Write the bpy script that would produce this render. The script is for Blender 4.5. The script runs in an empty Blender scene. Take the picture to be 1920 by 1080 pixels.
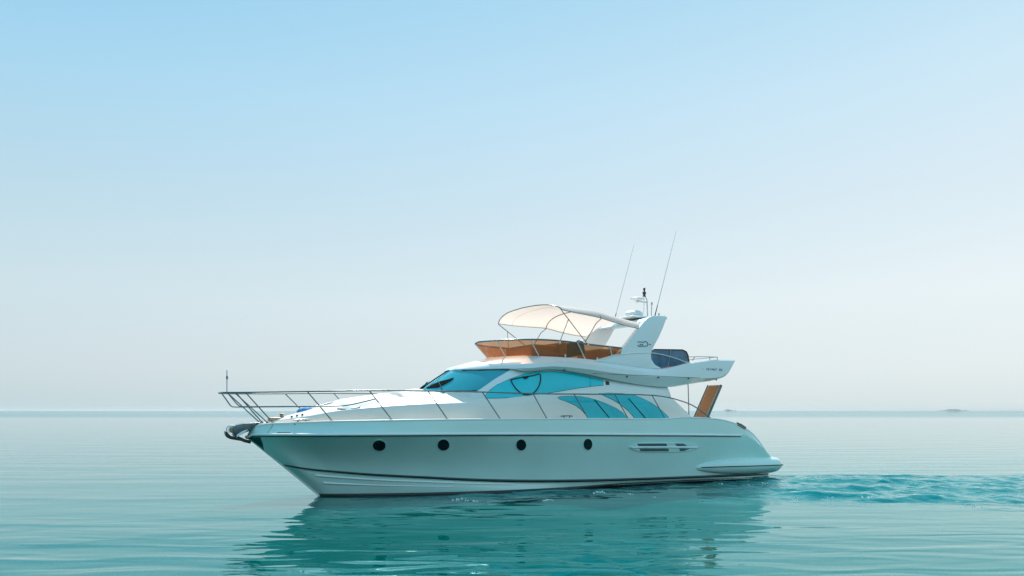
import bpy, bmesh, math, random
import numpy as np
from mathutils import Vector, Matrix
from mathutils.bvhtree import BVHTree
from mathutils.geometry import delaunay_2d_cdt

random.seed(7)
R = math.radians
scn = bpy.context.scene
C = scn.collection

# ------------------------------------------------------------------ camera
CAM_H = 2.4
FPX = 1380.0                      # focal length in photograph pixels (1920 wide)
cam = bpy.data.cameras.new('camera')
cam.sensor_width = 36.0
cam.lens = 36.0 * FPX / 1920.0
cam.shift_y = 230.0 / 1920.0      # level camera, horizon low in the frame
cam.clip_start = 0.1
cam.clip_end = 60000
camo = bpy.data.objects.new('camera', cam)
C.objects.link(camo)
camo.location = (0, 0, CAM_H)
camo.rotation_euler = (R(90), 0, 0)
scn.camera = camo

# ------------------------------------------------------------------ sun, sky, exposure
SUN_EL, SUN_AZ = 50.0, -10.0      # azimuth from +Y (view direction) towards +X
sd = bpy.data.lights.new('sun', 'SUN')
sd.energy = 5.0
sd.angle = R(0.6)
sd.color = (1.0, 0.96, 0.90)
so = bpy.data.objects.new('sun', sd)
C.objects.link(so)
sv = Vector((math.sin(R(SUN_AZ)) * math.cos(R(SUN_EL)), math.cos(R(SUN_AZ)) * math.cos(R(SUN_EL)), math.sin(R(SUN_EL))))
so.rotation_euler = sv.to_track_quat('Z', 'Y').to_euler()
so.location = sv * 60

scn.view_settings.view_transform = 'Standard'
scn.view_settings.look = 'None'
scn.view_settings.exposure = 0.28
scn.view_settings.gamma = 1.0
scn.cycles.caustics_reflective = False
scn.cycles.caustics_refractive = False


def lin(c):
    return tuple((x / 255 / 12.92 if x / 255 <= 0.04045 else ((x / 255 + 0.055) / 1.055) ** 2.4) for x in c)


W = bpy.data.worlds.new('World')
scn.world = W
W.use_nodes = True
nt = W.node_tree
nt.nodes.clear()


def wn(t, **k):
    n = nt.nodes.new(t)
    for a, b in k.items():
        setattr(n, a, b)
    return n


out = wn('ShaderNodeOutputWorld')
bg = wn('ShaderNodeBackground')
sky = wn('ShaderNodeTexSky', sky_type='NISHITA', sun_disc=False)
sky.sun_elevation = R(SUN_EL)
sky.sun_rotation = R(SUN_AZ)
sky.dust_density = 4.0
sky.air_density = 1.2
sky.ozone_density = 2.0
tc = wn('ShaderNodeTexCoord')
sep = wn('ShaderNodeSeparateXYZ')
nt.links.new(tc.outputs['Generated'], sep.inputs[0])
# hazy milky band over the horizon, clearing to blue with elevation
rampL = wn('ShaderNodeValToRGB')
rampR = wn('ShaderNodeValToRGB')


def fill(r, stops):
    els = r.color_ramp.elements
    while len(els) < len(stops):
        els.new(0.5)
    for e, (p, c) in zip(els, stops):
        e.position = p
        e.color = lin(c) + (1,)


fill(rampL, [(0.0, (192, 211, 216)), (0.05, (203, 218, 224)), (0.14, (202, 222, 230)), (0.26, (182, 215, 231)), (0.38, (159, 209, 236)), (0.48, (134, 197, 232)), (0.7, (118, 184, 220)), (1.0, (112, 172, 208))])
fill(rampR, [(0.0, (219, 229, 230)), (0.05, (229, 238, 239)), (0.14, (233, 243, 246)), (0.26, (219, 235, 244)), (0.38, (206, 232, 246)), (0.48, (188, 224, 243)), (0.7, (150, 205, 232)), (1.0, (116, 176, 210))])
nt.links.new(sep.outputs['Z'], rampL.inputs[0])
nt.links.new(sep.outputs['Z'], rampR.inputs[0])
mrx = wn('ShaderNodeMapRange')
mrx.inputs['From Min'].default_value = -0.62
mrx.inputs['From Max'].default_value = 0.62
nt.links.new(sep.outputs['X'], mrx.inputs['Value'])
mixlr = wn('ShaderNodeMixRGB')
nt.links.new(mrx.outputs[0], mixlr.inputs[0])
nt.links.new(rampL.outputs[0], mixlr.inputs[1])
nt.links.new(rampR.outputs[0], mixlr.inputs[2])
mry = wn('ShaderNodeMapRange', interpolation_type='SMOOTHSTEP')
mry.inputs['From Min'].default_value = -0.55
mry.inputs['From Max'].default_value = 0.45
nt.links.new(sep.outputs['Y'], mry.inputs['Value'])
opp = wn('ShaderNodeMixRGB')
# added sky tint behind the viewer: dark low to shade the hull, brighter above
mrz = wn('ShaderNodeMapRange', interpolation_type='SMOOTHSTEP')
mrz.inputs['From Min'].default_value = 0.12
mrz.inputs['From Max'].default_value = 0.6
nt.links.new(sep.outputs['Z'], mrz.inputs['Value'])
oppz = wn('ShaderNodeMixRGB')
mrb = wn('ShaderNodeMapRange', interpolation_type='SMOOTHSTEP')
mrb.inputs['From Min'].default_value = -0.95
mrb.inputs['From Max'].default_value = 0.25
nt.links.new(sep.outputs['X'], mrb.inputs['Value'])
lowx = wn('ShaderNodeMixRGB')
lowx.inputs[1].default_value = (0.14, 0.44, 0.39, 1)
lowx.inputs[2].default_value = (0.82, 1.0, 0.99, 1)
nt.links.new(mrb.outputs[0], lowx.inputs[0])
nt.links.new(lowx.outputs[0], oppz.inputs[1])
oppz.inputs[2].default_value = (1.25, 1.30, 1.28, 1)
nt.links.new(mrz.outputs[0], oppz.inputs[0])
nt.links.new(oppz.outputs[0], opp.inputs[1])
opp.inputs[2].default_value = (1, 1, 1, 1)
nt.links.new(mry.outputs[0], opp.inputs[0])
dirm = wn('ShaderNodeMixRGB', blend_type='MULTIPLY')
dirm.inputs[0].default_value = 1.0
scl = wn('ShaderNodeMixRGB', blend_type='MULTIPLY')
scl.inputs[0].default_value = 1.0
scl.inputs[2].default_value = (0.07, 0.07, 0.07, 1)
nt.links.new(sky.outputs[0], scl.inputs[1])
mixs = wn('ShaderNodeMixRGB')
mixs.inputs[0].default_value = 0.96
nt.links.new(scl.outputs[0], mixs.inputs[1])
nt.links.new(mixlr.outputs[0], mixs.inputs[2])
nt.links.new(mixs.outputs[0], dirm.inputs[1])
nt.links.new(opp.outputs[0], dirm.inputs[2])
nt.links.new(dirm.outputs[0], bg.inputs['Color'])
bg.inputs['Strength'].default_value = 0.86
nt.links.new(bg.outputs[0], out.inputs['Surface'])

# ------------------------------------------------------------------ materials


def mat(name, col, rough=0.4, metal=0.0, spec=0.5, coat=0.0, var=0.0, vscale=3.0, bump=0.0, bscale=40.0, stretch=None, sss=0.0):
    m = bpy.data.materials.new(name)
    m.use_nodes = True
    t = m.node_tree
    b = t.nodes['Principled BSDF']
    b.inputs['Base Color'].default_value = (*col, 1)
    b.inputs['Roughness'].default_value = rough
    b.inputs['Metallic'].default_value = metal
    b.inputs['Specular IOR Level'].default_value = spec
    b.inputs['Coat Weight'].default_value = coat
    b.inputs['Coat Roughness'].default_value = 0.05
    if var or bump:
        co = t.nodes.new('ShaderNodeTexCoord')
        mp = t.nodes.new('ShaderNodeMapping')
        if stretch:
            mp.inputs['Scale'].default_value = stretch
        t.links.new(co.outputs['Object'], mp.inputs[0])
        if var:
            n = t.nodes.new('ShaderNodeTexNoise')
            n.inputs['Scale'].default_value = vscale
            n.inputs['Detail'].default_value = 5
            t.links.new(mp.outputs[0], n.inputs['Vector'])
            r = t.nodes.new('ShaderNodeValToRGB')
            r.color_ramp.elements[0].position = 0.3
            r.color_ramp.elements[1].position = 0.7
            r.color_ramp.elements[0].color = (*[c * (1 - var) for c in col], 1)
            r.color_ramp.elements[1].color = (*[min(1, c * (1 + var)) for c in col], 1)
            t.links.new(n.outputs['Fac'], r.inputs[0])
            t.links.new(r.outputs[0], b.inputs['Base Color'])
        if bump:
            n2 = t.nodes.new('ShaderNodeTexNoise')
            n2.inputs['Scale'].default_value = bscale
            n2.inputs['Detail'].default_value = 3
            t.links.new(mp.outputs[0], n2.inputs['Vector'])
            bp = t.nodes.new('ShaderNodeBump')
            bp.inputs['Strength'].default_value = bump
            bp.inputs['Distance'].default_value = 0.02
            t.links.new(n2.outputs['Fac'], bp.inputs['Height'])
            t.links.new(bp.outputs[0], b.inputs['Normal'])
    return m


M = {}
M['hull'] = mat('hull_gelcoat', (0.57, 0.79, 0.755), 0.12, coat=0.8, var=0.05, vscale=0.6, spec=0.4, bump=0.10, bscale=1.3)  # white hull; the teal of its water-lit shade is put into this colour
M['white'] = mat('white_gelcoat', (0.80, 0.83, 0.83), 0.25, coat=0.4, var=0.02, vscale=0.8)
M['cabin'] = mat('cabin_gelcoat', (0.86, 0.78, 0.71), 0.3, coat=0.3, var=0.02, vscale=0.8)  # white cabin; warm bounce light from the deck is put into this colour
M['bright'] = mat('bright_gelcoat', (0.85, 0.85, 0.84), 0.35, var=0.02)
M['deck'] = mat('deck_teak_beige', (0.74, 0.56, 0.42), 0.6, var=0.12, vscale=4)
M['pad'] = mat('cushion_vinyl', (0.80, 0.77, 0.72), 0.6, bump=0.15, bscale=12)
M['padgrey'] = mat('cushion_grey', (0.50, 0.48, 0.45), 0.6, bump=0.15, bscale=12)
M['steel'] = mat('stainless_steel', (0.17, 0.20, 0.20), 0.25, metal=1.0, var=0.1, vscale=9)
M['darksteel'] = mat('dark_steel', (0.10, 0.14, 0.15), 0.3, metal=0.6, var=0.2, vscale=9)
M['glassblack'] = mat('porthole_glass', (0.004, 0.010, 0.012), 0.05)
M['black'] = mat('black_paint', (0.006, 0.012, 0.013), 0.35, var=0.2)
M['rubber'] = mat('black_rubber', (0.004, 0.008, 0.009), 0.9, spec=0.02)
M['stripe'] = mat('stripe_paint', (0.006, 0.03, 0.035), 0.3)
M['cyan'] = mat('cyan_tinted_glass', (0.0, 0.64, 0.76), 0.02, spec=0.4, var=0.12, vscale=0.8)
M['cyan2'] = mat('teal_tinted_glass', (0.0, 0.52, 0.60), 0.04, spec=0.4, var=0.1, vscale=0.9)
M['wind'] = mat('windshield_glass', (0.03, 0.36, 0.44), 0.06, spec=0.6, var=0.06, vscale=0.6)
M['bluepanel'] = mat('dark_blue_acrylic', (0.06, 0.14, 0.23), 0.08, spec=0.5, var=0.35, vscale=3.0)
M['teak'] = mat('teak', (0.88, 0.34, 0.16), 0.55, var=0.25, vscale=6, stretch=(8, 8, 0.7), bump=0.2, bscale=20)
M['leather'] = mat('tan_leather', (0.50, 0.20, 0.07), 0.5, bump=0.2, bscale=10, var=0.15)
M['dark'] = mat('dark_console', (0.04, 0.045, 0.05), 0.5, var=0.2)
M['blue'] = mat('blue_cloth', (0.04, 0.24, 0.50), 0.8, bump=0.3, bscale=20, var=0.15)
M['plastic'] = mat('white_plastic', (0.72, 0.72, 0.70), 0.45, var=0.02)
M['rust'] = mat('bronze_fitting', (0.38, 0.26, 0.17), 0.45, metal=0.5, var=0.3, vscale=20)
M['logo'] = mat('logo_blue_vinyl', (0.07, 0.20, 0.25), 0.4)
M['glint_flecks'] = mat('glint_flecks', (0.85, 0.9, 0.9), 0.6)  # white flecks painted in for sun glints on the water
M['pole'] = mat('grey_fibreglass', (0.45, 0.48, 0.50), 0.5)
M['isle'] = mat('distant_land', (0.05, 0.09, 0.08), 0.9, var=0.3, vscale=0.01)


def mix_trans(name, tcol, col, fac, rough=0.1, translucent=None):
    m = bpy.data.materials.new(name)
    m.use_nodes = True
    t = m.node_tree
    b = t.nodes['Principled BSDF']
    b.inputs['Base Color'].default_value = (*col, 1)
    b.inputs['Roughness'].default_value = rough
    o = t.nodes['Material Output']
    tr = t.nodes.new('ShaderNodeBsdfTranslucent' if translucent else 'ShaderNodeBsdfTransparent')
    tr.inputs['Color'].default_value = (*tcol, 1)
    mx = t.nodes.new('ShaderNodeMixShader')
    mx.inputs[0].default_value = fac
    t.links.new(tr.outputs[0], mx.inputs[1])
    t.links.new(b.outputs[0], mx.inputs[2])
    t.links.new(mx.outputs[0], o.inputs['Surface'])
    return m


M['amber'] = mix_trans('amber_acrylic', (0.86, 0.49, 0.30), (0.52, 0.21, 0.09), 0.40, 0.06)
M['canvas'] = mix_trans('cream_canvas', (1.0, 0.91, 0.85), (0.87, 0.85, 0.83), 0.42, 0.8, translucent=True)

# ------------------------------------------------------------------ yacht frame: u aft from the stem at the waterline, v to the near side, w up
TH = R(29)
cT, sT = math.cos(TH), math.sin(TH)
X0, Y0 = -363 * CAM_H / 160, FPX * CAM_H / 160
root = bpy.data.objects.new('motor_yacht', None)
C.objects.link(root)
root.location = (X0, Y0, 0)
root.rotation_euler = (0, 0, TH)
root['label'] = 'white flybridge motor yacht with cyan windows, amber windscreen and cream bimini, lying on calm water'
root['category'] = 'yacht'


def S(px, py, v):
    """measured point of the photograph at lateral offset v -> (u, v, w)"""
    t = (px - 960) / FPX
    u = (t * (Y0 - cT * v) - X0 - sT * v) / (cT - t * sT)
    Z = Y0 + sT * u - cT * v
    return (u, v, CAM_H - (py - 770) * Z / FPX)


def SV(px, py, vf):
    v = 1.0
    for _ in range(12):
        v = 0.5 * v + 0.5 * vf(S(px, py, v)[0])
    return S(px, py, v)


def WL(px, py):
    Z = CAM_H * FPX / (py - 770)
    X = (px - 960) * Z / FPX
    dx, dz = X - X0, Z - Y0
    return (dx * cT + dz * sT, dx * sT - dz * cT, 0.0)


def L(p):
    return (p[0], -p[1], p[2])


def curve_fn(tab):
    a = np.array(tab, float)
    d = cr(a, 12)
    return lambda u: float(np.interp(u, d[:, 0], d[:, 1]))


def cr(P, n):
    """Catmull-Rom through the points, n steps per span"""
    P = np.array(P, float)
    Q = np.vstack([2 * P[0] - P[1], P, 2 * P[-1] - P[-2]])
    o = []
    for i in range(1, len(Q) - 2):
        p0, p1, p2, p3 = Q[i - 1], Q[i], Q[i + 1], Q[i + 2]
        for k in range(n):
            t = k / n
            o.append(0.5 * ((2 * p1) + (-p0 + p2) * t + (2 * p0 - 5 * p1 + 4 * p2 - p3) * t * t + (-p0 + 3 * p1 - 3 * p2 + p3) * t ** 3))
    o.append(P[-1])
    return np.array(o)


def mk(name, V, F, m, parent=root, smooth=True, sharp=32, mirror=False, local=True, merge=True, recalc=True):
    """one mesh object from (u,v,w) points"""
    bm = bmesh.new()
    vs = [bm.verts.new(L(p) if local else p) for p in V]
    for f in F:
        try:
            bm.faces.new([vs[i] for i in f])
        except ValueError:
            pass
    if mirror:
        vs2 = [bm.verts.new(L((p[0], -p[1], p[2]))) for p in V]
        for f in F:
            try:
                bm.faces.new([vs2[i] for i in reversed(f)])
            except ValueError:
                pass
    if merge:
        bmesh.ops.remove_doubles(bm, verts=bm.verts, dist=0.0008)
        bmesh.ops.dissolve_degenerate(bm, dist=0.0005, edges=bm.edges)
    if recalc:
        bmesh.ops.recalc_face_normals(bm, faces=bm.faces)
    me = bpy.data.meshes.new(name)
    bm.to_mesh(me)
    bm.free()
    me.materials.append(m)
    if smooth:
        for p in me.polygons:
            p.use_smooth = True
        me.set_sharp_from_angle(angle=R(sharp))
    o = bpy.data.objects.new(name, me)
    C.objects.link(o)
    o.parent = parent
    return o


def grid_faces(nr, nc, off=0):
    return [(off + r * nc + c, off + r * nc + c + 1, off + (r + 1) * nc + c + 1, off + (r + 1) * nc + c) for r in range(nr - 1) for c in range(nc - 1)]


def loft(rows, n=6, m=1):
    """rows: equal-length point lists; n steps along, m steps across"""
    A = np.array([cr(r, n) for r in rows])
    if m > 1:
        A = np.stack([cr(A[:, j], m) for j in range(A.shape[1])], axis=1)
    nr, nc = A.shape[:2]
    return [tuple(p) for p in A.reshape(-1, 3)], grid_faces(nr, nc), A


def tube_geo(P, r, seg=8, off=0, taper=None):
    P = [Vector(p) for p in P]
    V, F = [], []
    up = Vector((0.13, 0.21, 1)).normalized()
    n = len(P)
    prev = None
    for i, p in enumerate(P):
        d = (P[min(i + 1, n - 1)] - P[max(i - 1, 0)]).normalized()
        a = d.cross(up if abs(d.dot(up)) < 0.95 else Vector((1, 0, 0))).normalized() if prev is None else (prev - d * prev.dot(d)).normalized()
        prev = a
        b = d.cross(a)
        rr = r if taper is None else r + (taper - r) * i / (n - 1)
        for k in range(seg):
            q = 2 * math.pi * k / seg
            V.append(tuple(p + a * math.cos(q) * rr + b * math.sin(q) * rr))
    for i in range(n - 1):
        for k in range(seg):
            F.append((off + i * seg + k, off + i * seg + (k + 1) % seg, off + (i + 1) * seg + (k + 1) % seg, off + (i + 1) * seg + k))
    F.append(tuple(off + k for k in reversed(range(seg))))
    F.append(tuple(off + (n - 1) * seg + k for k in range(seg)))
    return V, F


def tube(name, P, r, m, parent=root, seg=8, smoothn=0, taper=None):
    if smoothn:
        P = [tuple(p) for p in cr(P, smoothn)]
    V, F = tube_geo(P, r, seg, taper=taper)
    return mk(name, V, F, m, parent, sharp=50)


def flip(o, name=None, parent=None):
    """the same part on the other side of the yacht"""
    me = o.data.copy()
    for v in me.vertices:
        v.co.y = -v.co.y
    me.flip_normals()
    c = o.copy()
    c.data = me
    C.objects.link(c)
    c.parent = parent or o.parent
    return c


def box(name, c, d, m, parent=root, bev=0.02, rot=None, seg=3, subs=None):
    """bevelled box, centre c and size d in (u,v,w); rot about the v axis"""
    bm = bmesh.new()
    bmesh.ops.create_cube(bm, size=1)
    for v in bm.verts:
        v.co = Vector((v.co.x * d[0], v.co.y * d[1], v.co.z * d[2]))
    if bev:
        bmesh.ops.bevel(bm, geom=list(bm.edges), offset=bev, segments=seg, affect='EDGES', profile=0.5)
    Mx = Matrix.Translation(L(c)) @ (Matrix.Rotation(rot, 4, 'Y') if rot else Matrix())
    bmesh.ops.transform(bm, matrix=Mx, verts=bm.verts)
    me = bpy.data.meshes.new(name)
    bm.to_mesh(me)
    bm.free()
    me.materials.append(m)
    for p in me.polygons:
        p.use_smooth = True
    me.set_sharp_from_angle(angle=R(40))
    o = bpy.data.objects.new(name, me)
    C.objects.link(o)
    o.parent = parent
    return o


def lathe(name, c, prof, m, parent=root, seg=24, axis='w'):
    V, F = [], []
    for (r, z) in prof:
        for k in range(seg):
            q = 2 * math.pi * k / seg
            a, b = r * math.cos(q), r * math.sin(q)
            V.append((c[0] + a, c[1] + b, c[2] + z) if axis == 'w' else (c[0] + a, c[1] + z, c[2] + b))
    n = len(prof)
    for i in range(n - 1):
        for k in range(seg):
            F.append((i * seg + k, i * seg + (k + 1) % seg, (i + 1) * seg + (k + 1) % seg, (i + 1) * seg + k))
    F.append(tuple(range(seg)))
    F.append(tuple((n - 1) * seg + k for k in range(seg)))
    return mk(name, V, F, m, parent, sharp=40)


def prism(name, pts, v0, v1, m, parent=root, bev=0.0, seg=3):
    """side outline in (u,w) extruded from v0 to v1"""
    n = len(pts)
    bm = bmesh.new()
    a = [bm.verts.new(L((p[0], v0, p[1]))) for p in pts]
    b = [bm.verts.new(L((p[0], v1, p[1]))) for p in pts]
    bm.faces.new(a)
    bm.faces.new(list(reversed(b)))
    for i in range(n):
        bm.faces.new([a[i], b[i], b[(i + 1) % n], a[(i + 1) % n]])
    bmesh.ops.recalc_face_normals(bm, faces=bm.faces)
    if bev:
        bmesh.ops.bevel(bm, geom=list(bm.edges), offset=bev, segments=seg, affect='EDGES', profile=0.5, clamp_overlap=True)
    me = bpy.data.meshes.new(name)
    bm.to_mesh(me)
    bm.free()
    me.materials.append(m)
    for p in me.polygons:
        p.use_smooth = True
    me.set_sharp_from_angle(angle=R(35))
    o = bpy.data.objects.new(name, me)
    C.objects.link(o)
    o.parent = parent
    return o


# ------------------------------------------------------------------ hull
B = curve_fn([(-2.2, 0), (-1.92, 0.02), (-1.6, 0.46), (-1.0, 0.93), (0, 1.38), (1.5, 1.80), (3, 2.05), (5, 2.23), (7, 2.30), (9, 2.31), (11.5, 2.28), (13.5, 2.20), (15, 2.10), (15.6, 2.04), (17.5, 1.9)])
VCH = curve_fn([(-1.5, 0), (-0.86, 0), (-0.3, 0.22), (0.3, 0.46), (1, 0.72), (2, 1.06), (3.5, 1.46), (5, 1.75), (7, 1.97), (9, 2.04), (12, 2.04), (15.6, 1.98), (17, 1.9)])

deck_px = [(620, 791), (700, 789.5), (800, 788), (900, 787), (1000, 786.5), (1100, 786), (1180, 786), (1238, 786.5), (1256, 785), (1275, 783.5), (1300, 783.5), (1330, 785), (1360, 789), (1390, 799), (1412, 814), (1430, 835), (1443, 850), (1453, 864), (1462, 882)]
BD = lambda u: B(u) * float(np.interp(u, [-1.8, 0.3, 3.0], [0.60, 0.88, 0.985]))
deckrow = [S(466, 810, 0.0), S(476, 802, 0.20), SV(500, 796, BD), SV(550, 793.5, BD)] + [SV(x, y, BD) for x, y in deck_px]
rub_px = [(480, 816.5), (520, 816.5), (600, 816.5), (700, 816), (800, 815.5), (900, 815), (1000, 815), (1100, 815.5), (1200, 816), (1300, 816.5), (1392, 817.5)]
rubrow = [S(461.5, 817, 0.0)] + [SV(x, y, B) for x, y in rub_px]
rubend = rubrow[-1]
ch_px = [(600, 885), (700, 893.5), (800, 899), (900, 904), (1000, 906), (1100, 905), (1200, 902), (1300, 898), (1370, 895), (1450, 891)]
chrow = [S(532, 874, 0.0), S(560, 879.5, 0.22)] + [SV(x, y, VCH) for x, y in ch_px]
wl_px = [(600, 930), (650, 930), (700, 929.5), (800, 927.8), (900, 925.2), (1000, 921.2), (1100, 915.3), (1200, 908.8), (1300, 902.6), (1400, 897.3), (1450, 894.8)]
wlrow = [WL(*p) for p in wl_px]
wlrow[0] = (wlrow[0][0], 0.0, 0.0)
UEND = 16.1


def rowfn(row):
    d = cr(row, 10)
    o = np.argsort(d[:, 0])
    d = d[o]
    return lambda u: np.array([u, np.interp(u, d[:, 0], d[:, 1]), np.interp(u, d[:, 0], d[:, 2])])


fd, fr, fc, fw = rowfn(deckrow), rowfn(rubrow), rowfn(chrow), rowfn(wlrow)
rend = deckrow[-1]
DECK_W = lambda u: float(fd(u)[2])
NT = 110
ts = np.linspace(0, 1, NT) ** 1.5
UD0, UR0, UC0, UW0 = deckrow[0][0], rubrow[0][0], chrow[0][0], wlrow[0][0]
UEND = min(UEND, rend[0])


def stern_in(u):
    """plan rounding of the quarter"""
    x = max(0.0, (u - (UEND - 1.3)) / 1.3)
    return 0.34 * (1 - math.sqrt(max(0.0, 1 - x * x)))


def Rr(u):
    p = fr(u)
    d = fd(max(u, UD0))
    c = fc(max(u, UC0))
    p[2] = min(p[2], c[2] + 0.84 * (d[2] - c[2]))
    p[1] = float(np.interp(u, [UR0, UR0 + 0.001], [0, p[1]])) if u <= UR0 else p[1]
    return p


def hull_rows():
    rows = []
    key = []
    for t in ts:
        k = fw(0.3 + (UEND - 0.3) * t)
        keel = np.array([0.3 + (UEND - 0.3) * t, 0.0, -0.3 - 0.5 * min(1, t * 3)])
        w = fw(UW0 + (UEND - UW0) * t)
        wl = np.array([w[0], w[1], 0.0])
        c = fc(UC0 + (UEND - UC0) * t)
        r = Rr(UR0 + (UEND - UR0) * t)
        d = fd(UD0 + (UEND - UD0) * t)
        under = wl + np.array([0, -0.05 * min(1, wl[1] * 3), -0.12])
        if t == 0:
            wl[1] = c[1] = r[1] = d[1] = 0
            under[1] = 0
        for p in (wl, c, r, d, under):
            p[1] = max(0.0, p[1] - stern_in(p[0]))
        key.append((keel, under, wl, c, r, d))
    R_ = [[] for _ in range(16)]
    for keel, under, wl, c, r, d in key:
        u = c[0]
        fl = 0.22 * float(np.interp(u, [-0.8, 0.2, 3, 8], [0.0, 1.0, 0.75, 0.12]))
        pts = [keel, under, wl, 0.5 * (wl + c) + np.array([0, 0.02, -0.03]) * min(1, c[1]), c]
        ctip = c + np.array([0, 0.035, 0.012]) * min(1, c[1] * 4)
        pts.append(ctip)
        for f in (0.2, 0.4, 0.6, 0.8):
            q = ctip + (r - ctip) * f
            q[1] = max(0, q[1] - fl * math.sin(math.pi * f ** 0.85) * min(1, q[1] * 2.0))
            pts.append(q)
        s = min(1, d[1] * 5)
        h = max(0.02, d[2] - r[2])
        pts.append(r)
        pts.append(r + np.array([0, 0.0, 0.12 * h]) + 0.12 * np.array([d[0] - r[0], 0, 0]))
        pts.append(d + np.array([0, 0.012 * s, -0.28 * h]) + 0.28 * np.array([r[0] - d[0], 0, 0]))
        pts.append(d + np.array([0, 0.0, -0.022]))
        pts.append(d + np.array([0, -0.02 * s, -0.004]))
        pts.append(d + np.array([0, -0.06 * s, 0.0]))
        for i, p in enumerate(pts):
            R_[i].append(p)
    return R_


HR = hull_rows()
A = np.array(HR)
V = [tuple(p) for p in A.reshape(-1, 3)]
F = grid_faces(len(HR), NT)
# transom: fan from the last section to the centreline
base = len(V)
for r in range(len(HR)):
    p = A[r, -1]
    V.append((p[0] + 0.10, p[1] * 0.5, p[2]))
    V.append((p[0] + 0.14, 0.0, p[2]))
for r in range(len(HR) - 1):
    a, b = r * NT + NT - 1, (r + 1) * NT + NT - 1
    F.append((a, b, base + 2 * (r + 1), base + 2 * r))
    F.append((base + 2 * r, base + 2 * (r + 1), base + 2 * (r + 1) + 1, base + 2 * r + 1))
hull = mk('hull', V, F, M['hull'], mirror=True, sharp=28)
hull['label'] = 'flared pale hull with four round portholes'

bmh = bmesh.new()
bmh.from_mesh(hull.data)
BVH_HULL = BVHTree.FromBMesh(bmh)

# gunwale and deck
rows = []
inner = A[15]
for k, (dv, dw) in enumerate([(0.0, 0.0), (-0.035, -0.004), (-0.05, -0.02), (-0.055, -0.09)]):
    rows.append([(p[0], max(0, p[1] + dv * min(1, p[1] * 3)), p[2] + dw) for p in inner])
rows.append([(p[0], p[1] * 0.55, p[2] - 0.08) for p in inner])
rows.append([(p[0], 0.0, p[2] - 0.05) for p in inner])
D = np.array(rows)
deck = mk('deck', [tuple(p) for p in D.reshape(-1, 3)], grid_faces(len(rows), NT), M['deck'], mirror=True)

# bright gunwale cap strip that shows as the white line
gl = [tuple(p + np.array([0, 0.0, 0.010])) for p in A[14][2:]]
gun = tube('gunwale_cap', gl, 0.028, M['bright'], seg=8)
flip(gun)

# rub rail: bright strip over a dark tube put in as its shadow line
rr = [A[10][i] for i in range(NT) if A[10][i][0] <= rubend[0]]
tube('rub_rail', [tuple(p + np.array([0, 0.018, 0.022])) for p in rr], 0.036, M['bright'], seg=8)
flip(bpy.context.scene.objects['rub_rail'])
rg = tube('rub_rail_shadow_line', [tuple(p + np.array([0, 0.004, -0.018])) for p in rr], 0.016, M['rubber'], seg=8)
flip(rg)


def strip(name, rowA, rowB, m, off=0.005):
    Pa = [tuple(np.array(p) + np.array([0, off, 0])) for p in rowA]
    Pb = [tuple(np.array(p) + np.array([0, off, 0])) for p in rowB]
    V = Pa + Pb
    n = len(Pa)
    F = [(i, i + 1, n + i + 1, n + i) for i in range(n - 1)]
    o = mk(name, V, F, m)
    sol = o.modifiers.new('thickness', 'SOLIDIFY')
    sol.thickness = 0.003
    return o


s1 = [A[5][i] * 0.96 + A[6][i] * 0.04 for i in range(2, NT - 1)]
s2 = [A[5][i] * 0.66 + A[6][i] * 0.34 for i in range(2, NT - 1)]
bs = strip('boot_stripe', s1, s2, M['stripe'], 0.006)
flip(bs)
s1 = [A[2][i] + np.array([0, 0.0, -0.06]) for i in range(2, NT)]
s2 = []
for i in range(2, NT):
    f = min(0.80, float(np.interp(A[2][i][0], [0, 5, 9, 15.5], [0.07, 0.085, 0.12, 0.15])) / max(0.02, A[4][i][2]))
    s2.append(A[2][i] * (1 - 2 * f) + A[3][i] * 2 * f if f < 0.5 else A[3][i] * (2 - 2 * f) + A[4][i] * (2 * f - 1))
af = strip('antifouling_shadow_band', s1, s2, M['black'], 0.012)  # black antifouling, its height also painting in the shadow at the waterline
flip(af)
# spray strakes on the forefoot
for f, (ua, ub) in ((0.52, (0.05, 3.6)), (0.82, (-0.2, 5.4))):
    pts = []
    for i in range(NT):
        q = A[2][i] * (1 - f) + A[4][i] * f
        if ua <= q[0] <= ub:
            pts.append(tuple(q + np.array([0, 0.012, 0.0])))
    st = tube('spray_strake', pts, 0.03, M['white'], seg=6, taper=0.018)
    flip(st)

# ------------------------------------------------------------------ surface patches (windows, graphics) laid on a built surface


def bvh_of(*obs):
    vs, ps = [], []
    for o in obs:
        k = len(vs)
        vs += [v.co.copy() for v in o.data.vertices]
        ps += [tuple(i + k for i in p.vertices) for p in o.data.polygons]
    return BVHTree.FromPolygons(vs, ps)


EYE = Vector(((-X0) * cT + (-Y0) * sT, -((-X0) * sT - (-Y0) * cT), CAM_H))


def ray_dir(px, py):
    p = S(px, py, 0.0)
    return (Vector(L(p)) - EYE).normalized()


def hit(bvh, px, py, off):
    d = ray_dir(px, py)
    loc, nor, idx, dist = bvh.ray_cast(EYE, d)
    if loc is None:
        loc, nor, idx, dist = bvh.find_nearest(EYE + d * 24)
    if nor.dot(d) > 0:
        nor = -nor
    return loc + nor * off, nor


def shrink(poly, k):
    c = np.mean(np.array(poly), axis=0)
    P = np.array(poly, float)
    n = len(P)
    o = []
    area = sum(P[i][0] * P[(i + 1) % n][1] - P[(i + 1) % n][0] * P[i][1] for i in range(n))
    sg = 1 if area > 0 else -1
    for i in range(n):
        t = P[(i + 1) % n] - P[i - 1]
        t /= (np.linalg.norm(t) + 1e-9)
        nrm = np.array([t[1], -t[0]]) * sg
        o.append(tuple(P[i] + nrm * k))
    return o


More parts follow.
